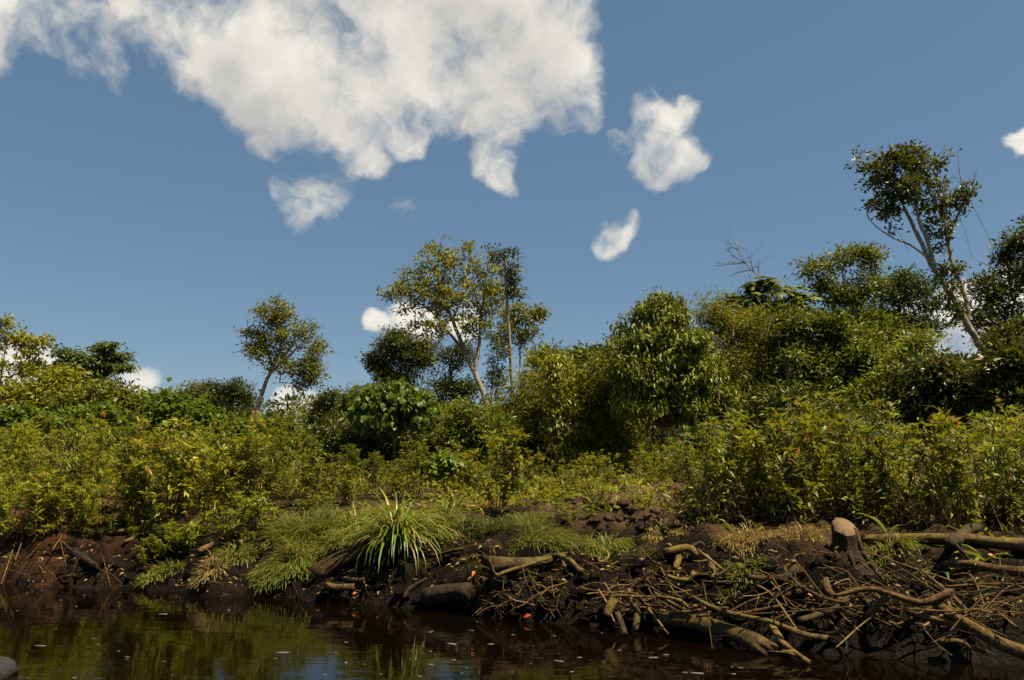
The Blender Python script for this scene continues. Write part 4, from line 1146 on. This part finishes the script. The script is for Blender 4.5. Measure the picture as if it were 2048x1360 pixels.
def stick(name, label, pts, r0, r1, mat='wood', lift=.04, group=None, cat='branch', forks=(), seed=None, wob=.12, seg=7, endmat=None):
    """A piece of wood lying on the bank; radii in photograph pixels."""
    seed = seed if seed is not None else int(pts[0][0] * 7 + pts[0][1])
    W = stick_points(pts, lift, 12)
    dep = np.linalg.norm(W[6] - [0, 0, CAM_H]); ln = np.linalg.norm(np.diff(W, axis=0), axis=1).sum()
    n = int(np.clip(ln / (max(r0, r1) / F * dep * 1.1), 7, 34))
    W = smooth_path(W, n)
    R = np.linspace(r0, r1, n) / F * dep
    rg = np.random.RandomState(seed)
    kn = max(4, n // 3); u = np.linspace(0, 1, n); ku = np.linspace(0, 1, kn)
    knots = rg.randn(4, kn); knots[:3, 0] = knots[:3, -1] = 0
    off = np.stack([np.interp(u, ku, knots[i]) for i in range(3)], 1)
    W = W + off * R[:, None] * .16
    base = W[0].copy()
    root = obj(name, None, loc=base); tag(root, label, cat, group)
    mb = MB(); mb.tube(W - base, R * (1 + .07 * np.interp(u, ku, knots[3])), seg, True, wob, seed, jag=1.6 if not endmat else 0)
    if ln > .35 and cat in ('branch', 'stick'):
        for k in range(rg.randint(1, 4)):
            i0 = rg.randint(1, n - 1); d_ = unit(rg.randn(3) * [1, .6, .7] + [0, 0, .3]); l_ = rg.uniform(.05, .16)
            mb.tube(np.array([W[i0], W[i0] + d_ * l_ * .5 + rg.randn(3) * .008, W[i0] + d_ * l_]) - base, R[i0] * np.array([.55, .4, .22]), 5, True)
    obj('stem', mb.mesh('stem', M[mat], True), root)
    for f, a, b in forks:
        Q = stick_points(f, lift + .01, max(7, 5 * len(f))); mb = MB()
        mb.tube(Q - base, np.linspace(a, b, len(Q)) / F * dep, 6, True, wob, seed + 5); obj('fork', mb.mesh('fork', M[mat], True), root)
    if endmat:
        Tn = unit(W[0] - W[1]); mb = MB(); mb.tube(np.array([W[0] - Tn * .002, W[0] + Tn * .003]) - base, [R[0] * .93, R[0] * .90], 14, True, .05, seed)
        obj('cut_end', mb.mesh('cut_end', M[endmat], False), root)
    return root
S = stick
S('log', 'sawn log sloping down the bank with dark cut end left of the large strap-leaved clump', [(628, 1152), (665, 1130), (705, 1105), (742, 1085)], 19, 16, 'wood', .15, cat='log', seg=20, wob=.05, endmat='wood_dark')  # end turned from the sun: its shade is painted by the darker wood
S('log', 'short pale log piece under the sawn log', [(656, 1171), (680, 1174), (704, 1174)], 6, 7, 'wood', .05, cat='log', seg=9)
S('log', 'small pale branch stub behind the short log piece', [(690, 1157), (708, 1161), (724, 1160)], 5, 5, 'wood', .05, seg=8)
S('log', 'half-sunken dark log poking out of the mud hump at the waterline', [(850, 1195), (890, 1187), (935, 1182)], 17, 17, 'wood_dark', .08, cat='log', seg=20, endmat='wood_dark')
S('log', 'thick smooth log half buried under the bent stick', [(985, 1128), (1040, 1126), (1105, 1119)], 15, 9, 'wood_dark', .06, cat='log', seg=12, wob=.06)
S('bent_stick', 'sharply bent stick in front of the half-buried log', [(979, 1121), (986, 1138), (992, 1150), (1000, 1148), (1045, 1133), (1095, 1117)], 3.5, 4.0, 'mosslog', .10)
S('mossy_root', 'greenish arched root curving down right of the bent stick', [(1090, 1114), (1118, 1112), (1140, 1122), (1155, 1137), (1163, 1145)], 5, 6.5, 'mosslog', .09, forks=(([(1125, 1120), (1132, 1140), (1145, 1152)], 3, 2),))
S('stick', 'straight stick leaning towards the shaggy tussock', [(1105, 1111), (1135, 1106), (1168, 1099)], 3, 4, 'wood', .05)
S('curled_root', 'root curled into a loop below the shaggy tussock', [(1192, 1112), (1197, 1122), (1208, 1122), (1217, 1113), (1214, 1102)], 2.5, 2.2, 'mosslog', .08)
S('mossy_plank', 'strip of greenish rotten wood on the mud hump right of the large clump', [(858, 1113), (890, 1106), (923, 1098)], 4, 5, 'mosslog', .03)
S('stick', 'thin dark stick propped on the mud hump', [(808, 1196), (818, 1178), (852, 1157)], 4, 2.5, 'wood_dark', .06)
S('driftwood_stub', 'pale gnarled driftwood stub standing on the mud below the reddish-stemmed shrub', [(1330, 1104), (1352, 1098), (1378, 1095), (1390, 1108)], 6, 8, 'mosslog', .08, forks=(([(1362, 1098), (1356, 1120), (1350, 1138)], 9, 6), ([(1380, 1097), (1400, 1085), (1408, 1092)], 5, 3)), seg=9)
S('mossy_root', 'greenish forked root lying below the gnarled stub', [(1332, 1151), (1355, 1158), (1380, 1160), (1388, 1148)], 3.2, 5, 'mosslog', .07, forks=(([(1380, 1158), (1398, 1150), (1420, 1150)], 4, 2.5),))
S('root_stub', 'upright root stub right of the greenish forked root', [(1413, 1112), (1424, 1130), (1428, 1156)], 4, 5, 'mosslog', .09, forks=(([(1430, 1152), (1450, 1142), (1464, 1128)], 3, 2),))
for i, (p, r, l) in enumerate([([(1228, 1200), (1222, 1212), (1212, 1232)], 8, 'short broken stub hanging over the water, leftmost of three'), ([(1236, 1230), (1244, 1250), (1250, 1268)], 6, 'short broken stub dipping into the water, middle of three'), ([(1272, 1212), (1275, 1235), (1270, 1260)], 7, 'dark broken stub hanging over the water, rightmost of three')]):
    S('broken_stub', l, p, r, r * .8, 'wood' if i < 2 else 'wood_dark', .12, group='broken stubs over the water', seg=9, endmat='cutwood' if i == 0 else None)
S('log', 'large rounded log lying half in the water at lower right', [(1322, 1238), (1370, 1243), (1430, 1256), (1490, 1276), (1530, 1300)], 12, 17, 'mosslog', .05, cat='log', seg=20, wob=.08)
S('long_branch', 'long curved branch crossing above the large half-sunken log', [(1386, 1194), (1424, 1214), (1460, 1226), (1545, 1245), (1600, 1267), (1650, 1276)], 3.5, 5, 'mosslog', .16)
S('long_twig', 'long thin twig arching across the tangle left of centre', [(1183, 1200), (1230, 1192), (1290, 1194), (1336, 1196), (1368, 1206), (1378, 1216)], 2.6, 3.0, 'wood', .12)
S('stick', 'mossy stick ending at the long thin twig', [(1310, 1186), (1345, 1206), (1372, 1220), (1390, 1212)], 2.6, 3, 'mosslog', .10)
S('stick', 'level stick running out above the large half-sunken log', [(1345, 1226), (1390, 1222), (1430, 1218), (1455, 1216)], 3.5, 2.6, 'wood', .15)
S('stick', 'pale level stick over the water beside the long curved branch', [(1395, 1232), (1440, 1228), (1500, 1224), (1560, 1212)], 3, 3, 'wood', .12)
S('stick', 'slanting stick dipping into the water left of the large log', [(1295, 1215), (1310, 1235), (1336, 1268)], 3, 1.8, 'wood', .12)
S('dead_stem', 'dead stem sliding into the water at the large log\'s ragged end', [(1548, 1260), (1565, 1282), (1585, 1304), (1613, 1321)], 8, 4.5, 'mosslog', .10, seg=9)
S('hooked_twig', 'hooked twig bending down into the water', [(1619, 1262), (1655, 1266), (1683, 1272), (1692, 1290), (1690, 1310)], 3.5, 2, 'wood_dark', .06)
S('forked_branch', 'wavy forked branch lying on top of the driftwood tangle', [(1670, 1192), (1700, 1184), (1737, 1177), (1775, 1187), (1820, 1200), (1849, 1204), (1875, 1196), (1898, 1186)], 3.5, 7, 'wood', .22, forks=(([(1778, 1189), (1757, 1208), (1734, 1230)], 7, 5),), seg=9, endmat=None)
S('curved_stub', 'stout curved stub left of the wavy forked branch', [(1650, 1164), (1656, 1180), (1668, 1194), (1690, 1206)], 8.5, 7, 'wood', .14, seg=9)
S('y_stick', 'slim Y-shaped stick left of the stout curved stub', [(1580, 1152), (1602, 1174), (1625, 1186), (1650, 1197), (1685, 1205)], 3, 3.5, 'mosslog', .18, forks=(([(1605, 1137), (1622, 1162), (1648, 1196)], 2.5, 3),))
S('log', 'short log with dark stripes below the pale broken root', [(1541, 1190), (1575, 1188), (1606, 1180)], 6, 8, 'wood', .08, cat='log', seg=9)
S('broken_root', 'pale broken root with splintered end below the stump', [(1494, 1152), (1520, 1157), (1560, 1156), (1582, 1146), (1594, 1138)], 4, 8, 'mosslog', .09, forks=(([(1580, 1148), (1590, 1132), (1600, 1130)], 5, 2), ([(1575, 1150), (1570, 1136), (1578, 1128)], 4, 2)), seg=9)
S('pole', 'thick smooth pole slanting into the lower right corner', [(1878, 1212), (1910, 1234), (1945, 1254), (1995, 1280), (2075, 1316)], 7, 13, 'wood', .16, cat='pole', seg=12, wob=.04)
S('pole', 'thinner pole lying against the thick smooth pole', [(1815, 1224), (1860, 1236), (1900, 1246), (1932, 1257)], 4.5, 7, 'wood', .12, cat='pole', seg=9)
S('crooked_stick', 'crooked stick at the water\'s edge below the thick pole', [(1880, 1284), (1900, 1281), (1923, 1284), (1940, 1294), (1968, 1304)], 4.5, 3.5, 'wood', .10)
S('log', 'mossy fallen log lying behind the driftwood right of the stump', [(1735, 1080), (1800, 1078), (1880, 1080), (1960, 1082), (2060, 1092)], 9, 12, 'mosslog', .02, cat='log', seg=20, wob=.1)
S('broken_branch', 'dark broken branch resting on the mossy fallen log', [(1900, 1086), (1925, 1070), (1955, 1052)], 8, 9, 'wood_dark', .20, seg=9)
S('branch_log', 'smooth branch running off the right edge under the mossy log', [(1888, 1128), (1925, 1126), (1980, 1136), (2060, 1146)], 5, 9, 'wood', .10, seg=10)
S('thick_stick', 'stout stick propped between the forked branch and the water', [(1716, 1188), (1740, 1206), (1770, 1222)], 7, 6, 'wood', .12, seg=8)
S('thick_stick', 'stout dark stick pointing up out of the tangle', [(1600, 1240), (1660, 1222), (1695, 1198)], 6, 4, 'wood_dark', .20, seg=8)
S('slab', 'pale wedge of wood crossing under the wavy forked branch', [(1752, 1192), (1770, 1206), (1790, 1222)], 5, 4, 'wood', .14)
S('straw_stem', 'long pale straw stem slanting across the tangle to the right edge', [(1724, 1103), (1770, 1116), (1812, 1131), (1870, 1150), (1923, 1167), (1998, 1177)], 1.3, 2.0, 'straw', .24, cat='stem', wob=0, seg=5)
S('straw_stem', 'straight thin greenish stem lying level through the tangle', [(1497, 1228), (1600, 1222), (1693, 1214), (1802, 1209)], 1.8, 1.4, 'mosslog', .20, cat='stem', wob=0, seg=5)
S('straw_stem', 'thin level stem crossing to the right edge above the thick pole', [(1815, 1217), (1890, 1222), (1960, 1219), (2060, 1227)], 1.5, 1.5, 'wood', .22, cat='stem', wob=0, seg=5)
S('straw_stem', 'thin stem falling steeply behind the straw stem at right', [(1700, 1110), (1790, 1150), (1880, 1172), (1990, 1196)], 1.1, 1.1, 'wood_dark', .14, cat='stem', wob=0, seg=5)
S('liana', 'thin brown liana sagging in front of the right thicket', [(1420, 975), (1455, 1004), (1500, 1036), (1530, 1042), (1560, 1039), (1600, 1028), (1640, 1014)], 1.6, 1.1, 'straw', .45, cat='vine', wob=0, seg=5)
S('log', 'short pale broken log beside the bushy leafy plant on the left bank', [(396, 1103), (415, 1094), (434, 1084)], 5, 5.5, 'wood', .08, cat='log', seg=9, endmat='wood_dark')
S('wood_chunk', 'weathered brown chunk of wood on the left mud slope', [(152, 1108), (172, 1120), (190, 1132)], 8, 6, 'wood_dark', .04, cat='wood', seg=9, wob=.3)
S('stick', 'stick lying on the left bank below the thicket', [(258, 1070), (275, 1060), (290, 1049)], 2.5, 2, 'straw', .05)
S('wood_slab', 'flat pale rotten slab on the left bank top', [(210, 1068), (235, 1064), (260, 1060)], 5, 4, 'mosslog', .04, cat='wood')
S('wood_slab', 'mossy curled slab left of the bushy leafy plant', [(302, 1064), (312, 1056), (330, 1053)], 6, 3, 'mosslog', .05, cat='wood')
S('stick', 'short stick on dark mud left of the bushy plant', [(250, 1083), (268, 1076)], 3, 3, 'wood', .05)
for i, (p, l) in enumerate([([(2, 1168), (22, 1110), (42, 1048)], 'dry stem leaning over the water, leftmost on the left bank'), ([(30, 1120), (44, 1080), (40, 1060), (22, 1046)], 'dry hooked stem at the left edge of the bank'), ([(52, 1118), (90, 1080), (130, 1050)], 'dry stem slanting up from the reddish earth'),
                            ([(105, 1100), (125, 1070), (150, 1036)], 'green stem leaning right of the reddish earth'), ([(450, 1118), (470, 1060), (500, 1010)], 'tall thin reed leaning in front of the left thicket'), ([(480, 1085), (520, 1030), (580, 950)], 'long grass stalk leaning right before the left thicket')]):
    S('dry_stem', l, p, 1.0, .6, 'wood' if i < 4 else 'mosslog', .10, group='dry stems on the left bank', cat='stem', wob=0, seg=5)

def stump():
    c = hit(1690, 1120); c = at(1688, 1054, c[1] + .12); r = 21 / F * c[1] * 1.02
    base = np.array([c[0], c[1], gz(c[0], c[1])])
    root = obj('stump', None, loc=base); tag(root, 'sawn tree stump with pale cut top and dark flared roots in the right bank', 'stump')
    h = c[2] - base[2]
    rg = np.random.RandomState(4); mb = MB()
    n = 28; th = np.linspace(0, 2 * np.pi, n, endpoint=False); rows = []
    tilt = np.array([0, -.36, 0])
    for k, t in enumerate(np.linspace(-.35, 1, 9)):
        fl = 1 + 1.3 * max(0, .6 - t) ** 1.5 * (1 + .5 * np.sin(th * 5 + 1)) + .09 * np.sin(th * 7 + 2) + .05 * np.sin(th * 13) + .05 * rg.randn(n)
        rr = r * fl
        zz = h * t + (np.sin(th) * r * .72 * max(0, t))
        rows.append(np.stack([np.cos(th) * rr, np.sin(th) * rr * (1 if t < .8 else 1), zz], 1))
    V = np.concatenate(rows); i = np.arange(8)[:, None] * n; j = np.arange(n)[None, :]; k = (j + 1) % n
    mb.add(V, np.stack([i + j, i + k, i + n + k, i + n + j], -1).reshape(-1, 4))
    obj('bark', mb.mesh('bark', M['wood_dark'], True), root)
    top = rows[-1] * np.array([.97, .97, 1]) + [0, 0, .004]; mb = MB()
    cen = top.mean(0); V = np.vstack([top, top - [0, 0, .02], cen[None]])
    t = np.array([(2 * n, q_, (q_ + 1) % n) for q_ in range(n)]); q = np.array([(q_, n + q_, n + (q_ + 1) % n, (q_ + 1) % n) for q_ in range(n)])
    mb.add(V - cen, q, t); obj('cut_face', mb.mesh('cut_face', M['cutwood']), root, cen)
    for k, (dx, dy, dz, rr) in enumerate([(-.22, -.12, -.12, .016), (.20, -.14, -.14, .018), (-.03, -.2, -.2, .014)]):
        mb = MB(); P = smooth_path([[dx * .2, dy * .15, h * .35], [dx * .55, dy * .55, h * .05], [dx, dy, dz]], 9)
        P[1:-1] += rg.randn(7, 3) * .008
        mb.tube(P, np.linspace(rr * 1.3, rr * .5, 9), 7, True, .15, k); obj('root', mb.mesh('root', M['wood_dark'], True), root)
    mb = MB(); P = np.array([[r * .95, -.02, h * .98], [r * 1.02, -.03, h * .6], [r * 1.1, -.05, h * .1]]); mb.tube(P, [.012, .02, .024], 6, True, .2, 9); obj('sunlit_bark_strip', mb.mesh('sunlit_bark_strip', M['wood'], True), root)  # lighter wood paints sunlight onto the bark on the right side
stump()

# loose sticks of the tangle
rgt = np.random.RandomState(21)
def loose_sticks(n, xr, yr, lens, rpx, label, group, mats, ang=.35, lift=(.03, .16)):
    for k in range(n):
        px, py = rgt.uniform(*xr), 0
        py = rgt.uniform(yr[0], yr[1]) + (px - xr[0]) / (xr[1] - xr[0]) * yr[2]
        ln = rgt.uniform(*lens); a = rgt.randn() * ang + .12
        dx, dy = math.cos(a) * ln / 2, math.sin(a) * ln / 2
        cur = rgt.randn() * ln * .10; c2 = rgt.randn() * ln * .07
        pts = [(px - dx, py - dy), (px - dx * .3, py - dy * .3 + cur), (px + dx * .4, py + dy * .4 + c2), (px + dx, py + dy)]
        if any(p[0] > 2100 for p in pts): continue
        r = rgt.uniform(*rpx)
        stick('loose_stick' if r > 1.6 else 'loose_twig', '%s %s %s' % (('long' if ln > .55 * lens[1] else 'short'), dict(wood='brown', straw='pale straw-coloured', wood_dark='dark', mosslog='greenish')[mt := mats[rgt.randint(len(mats))]], label), pts, r, r * rgt.uniform(.4, .8), mt, rgt.uniform(*lift), group, 'stick', seed=1000 + k, seg=5, wob=.1)
loose_sticks(50, (1480, 2040), (1150, 1215, 35), (60, 260), (.7, 2.6), 'loose stick in the driftwood tangle below the stump', 'loose sticks of the right tangle', ['wood', 'wood', 'wood_dark', 'wood_dark', 'mosslog', 'wood', 'straw'], .45)
loose_sticks(26, (1180, 1460), (1160, 1215, 25), (40, 150), (1.0, 2.3), 'loose twig in the tangle left of the large half-sunken log', 'loose twigs of the middle tangle', ['wood', 'wood_dark', 'mosslog', 'straw'], .5)
loose_sticks(22, (985, 1110), (1155, 1215, 15), (25, 90), (.9, 2.0), 'thin twig in the root heap below the bent stick', 'twigs of the root heap', ['wood', 'straw', 'wood_dark'], 1.0)
loose_sticks(14, (20, 330), (1070, 1145, 10), (25, 80), (.5, .9), 'thin dry twig on the left mud slope', 'twigs on the left slope', ['wood', 'wood_dark'], .9, (.005, .03))

# hanging root fibres on the bank face
def root_fringe():
    rg = np.random.RandomState(15); mb = MB()
    px = rg.uniform(560, 2040, 800)
    for p in hits(px, np.interp(px, [600, 900, 1200, 1500, 2048], [1165, 1170, 1190, 1215, 1225]) + rg.uniform(-28, 25, 800)):
        if p[2] < .05: continue
        ln = rg.uniform(.04, .16); d = np.array([rg.randn() * .25, -.35, -.8])
        P = np.array([p + [0, .01, 0], p + d * ln * .5 + [rg.randn() * .01, -.02, .01], p + d * ln])
        mb.tube(P, [.003, .002, .0012], 3, False)
    o = obj('root_fibres', mb.mesh('root_fibres', M['wood_dark']), GROUND); tag(o, kind='stuff')
root_fringe()

# crumbled peat clods
def clod_mesh(seed, mat='ground', amp=.28, nu=9, nv=6):
    rg = np.random.RandomState(seed)
    V = []
    for i in range(nv + 1):
        ph = math.pi * i / nv
        for j in range(nu):
            th = 2 * math.pi * j / nu; r = 1 + amp * rg.randn() if 0 < i < nv else 1
            V.append((math.sin(ph) * math.cos(th) * r, math.sin(ph) * math.sin(th) * r, math.cos(ph) * .75 * r))
    q = [(i * nu + j, i * nu + (j + 1) % nu, (i + 1) * nu + (j + 1) % nu, (i + 1) * nu + j) for i in range(nv) for j in range(nu)]
    return make_mesh('clod', np.array(V), np.array(q), M[mat], smooth=True)
CLODS = [clod_mesh(k) for k in range(6)]
rgc = np.random.RandomState(8)
def clods(n, xr, yr, rr):
    for k in range(n):
        px, py = rgc.uniform(*xr), rgc.uniform(*yr); p = hit(px, py)
        if p[2] < .03: continue
        s = rgc.uniform(*rr)
        o = obj('clod', CLODS[rgc.randint(6)], GROUND, p + np.array([0, 0, s * .15])); o.scale = (s * rgc.uniform(.8, 1.3), s, s * rgc.uniform(.6, 1)); o.rotation_euler = (0, 0, rgc.rand() * 6)
clods(70, (1120, 1370), (1000, 1060), (.018, .055))
clods(110, (980, 1560), (1110, 1240), (.015, .055))
clods(30, (60, 330), (1090, 1165), (.015, .05))
clods(30, (640, 960), (1150, 1215), (.018, .05))
clods(60, (1560, 2040), (1100, 1260), (.015, .055))

# leaves lying about
def fallen_leaf(px, py, label, s=.05, mat='redleaf', lift=.02, group=None):
    rg = np.random.RandomState(int(px)); p = hit(px, py) + [0, -lift, lift]
    V, t, tn = leaves(np.zeros((1, 3)), np.array([[rg.randn(), -.4, -.3]]), np.array([[.1, -.7, .7]]), np.array([s]), np.array([s * .5]), .2, .3, None, False)
    o = obj('fallen_leaf', make_mesh('fallen_leaf', V, t, M[mat], tn), None, p); tag(o, label, 'leaf', group)
for px, py, l, s in [(1062, 1235, 'bright orange-red fallen leaf touching the water below the root heap', .055), (950, 1147, 'orange fallen leaf on the mud hump', .05), (964, 1125, 'small orange leaf higher on the mud hump', .03), (1411, 1219, 'tan fallen leaf on the level stick above the large log', .05),
                     (715, 1190, 'orange leaf at the waterline under the large strap clump', .045), (580, 1098, 'tan fallen leaf on the soft grass mound', .06), (602, 1146, 'tan leaf left of the sawn log\'s dark end', .045), (676, 1124, 'small red leaf on top of the sawn log', .03), (306, 1106, 'orange leaf on mud by the tiny seedling', .025),
                     (1972, 1114, 'orange leaf by the broad green leaves at right', .05), (1610, 1192, 'orange leaf beside the short striped log', .05), (1253, 1181, 'red leaf in the middle twigs', .035), (798, 1190, 'tan curled leaf by the dark propped stick', .05), (1970, 1200, 'pink leaf speck in dark mud at right', .02)]:
    fallen_leaf(px, py, l, s)

def broad_leaf_plant(px, py, label, specs, seed):
    rg = np.random.RandomState(seed); b = hit(px, py); b[2] = gz(b[0], b[1]); b = b + [0, -.05, .0]
    root = obj('broad_leaf_plant', None, loc=b); tag(root, label, 'plant')
    for ln, a, el in specs:
        V, q = blade(np.zeros(3), np.array([math.cos(a) * math.cos(el), math.sin(a) * math.cos(el), math.sin(el)]), ln, ln * .17, rg, .7)
        obj('leaf', make_mesh('leaf', V, q, M['blade'], np.tile(rg.rand(3) * .5, (len(V), 1)), True), root)
broad_leaf_plant(1960, 1122, 'plant with broad pale-green arching leaves in front of the mossy log', [(.26, 3.3, .6), (.2, 3.9, .4), (.18, -.6, .7), (.2, 2.5, 1.0)], 1)
broad_leaf_plant(1880, 1146, 'low plant with broad green leaves beside the smooth right-hand branch', [(.17, 3.1, .3), (.16, 3.6, .1), (.14, .2, .5), (.15, 4.4, .3)], 2)
broad_leaf_plant(1770, 1075, 'plant with arching grey-green blades behind the stump', [(.3, 2.8, 1.1), (.24, 2.4, 1.2), (.2, .3, .9)], 3)

def leaf_litter():
    rg = np.random.RandomState(31); P = []
    px = rg.uniform(0, 2048, 1100)
    for p in hits(px, np.interp(px, [0, 600, 1200, 2048], [1110, 1140, 1160, 1180]) + rg.uniform(-70, 55, 1100)):
        if p[2] > .03: P.append(p + [0, 0, .012])
    P = np.array(P); n = len(P); L = rg.uniform(.02, .055, n)
    V, t, tn = leaves(P, rg.randn(n, 3) * [1, 1, .3], np.array([[0, -.4, 1.0]]) + rg.randn(n, 3) * .3, L, L * .4, .2, .25, None, True)
    o = obj('leaf_litter', make_mesh('leaf_litter', V, t, M['blade_dry'], tn)); tag(o, 'scattered small dry brown leaves on the mud', 'leaf litter', kind='stuff')
leaf_litter()

def twig_litter():
    rg = np.random.RandomState(55); P0, P1, R_ = [], [], []
    px = np.concatenate([rg.uniform(0, 2048, 1100), rg.uniform(960, 2048, 1100)])
    for p in hits(px, np.interp(px, [0, 600, 1200, 2048], [1105, 1140, 1165, 1185]) + rg.uniform(-75, 65, 2200)):
        if p[2] < .02: continue
        d = unit(rg.randn(3) * [1, .7, .35] + [0, 0, .1]); ln = rg.gamma(2., .035)
        P0.append(p + [0, 0, .003]); P1.append(p + d * ln + [0, -.004, .006]); R_.append(rg.uniform(.001, .0035))
    mb = MB(); R_ = np.array(R_); mb.frusta(np.array(P0), np.array(P1), R_, R_ * .6, 4)
    o = obj('twig_litter', mb.mesh('twig_litter', M['wood'])); tag(o, 'tiny broken twigs and rootlets littering the mud bank', 'twig litter', kind='stuff')
twig_litter()

def foam():
    rg = np.random.RandomState(12); mb = MB()
    for k in range(55):
        px = rg.uniform(0, 1650); py = 1245 + rg.rand() ** .8 * 115 if px > 650 else rg.uniform(1200, 1360)
        d = ray(px, py); t = -CAM_H / d[2]; x, y = d[0] * t, d[1] * t
        if y > shore(x) - .15: continue
        a = rg.uniform(.004, .016) * (2.4 if rg.rand() < .15 else 1.); b = a * rg.uniform(.12, .35); n = 9; th = np.linspace(0, 2 * np.pi, n, endpoint=False)
        r = 1 + .2 * rg.randn(n); ro = rg.randn() * .25 - .12
        u, v = np.cos(th) * a * r, np.sin(th) * b * r
        top = np.stack([x + u * math.cos(ro) - v * math.sin(ro), y + u * math.sin(ro) + v * math.cos(ro), np.full(n, .0025)], 1)
        V = np.vstack([top, top - [0, 0, .002], [[x, y, .0028]]])
        q = [(i, n + i, n + (i + 1) % n, (i + 1) % n) for i in range(n)]; tt = [(2 * n, i, (i + 1) % n) for i in range(n)]
        mb.add(V, q, tt)
    o = obj('foam_flecks', mb.mesh('foam_flecks', M['foam'])); tag(o, 'pale foam flecks drifting on the dark water', 'foam', kind='stuff')
foam()

def corner_rock():
    d = ray(-16, 1352); t = -CAM_H / d[2]; p = np.array([d[0] * t, d[1] * t, 0])
    me = clod_mesh(99, 'stone', .06, 16, 10); o = obj('rock', me, None, p + [0, 0, .02]); o.scale = (.10, .12, .085)
    tag(o, 'grey rounded rock in the water at the lower left corner', 'rock')
corner_rock()
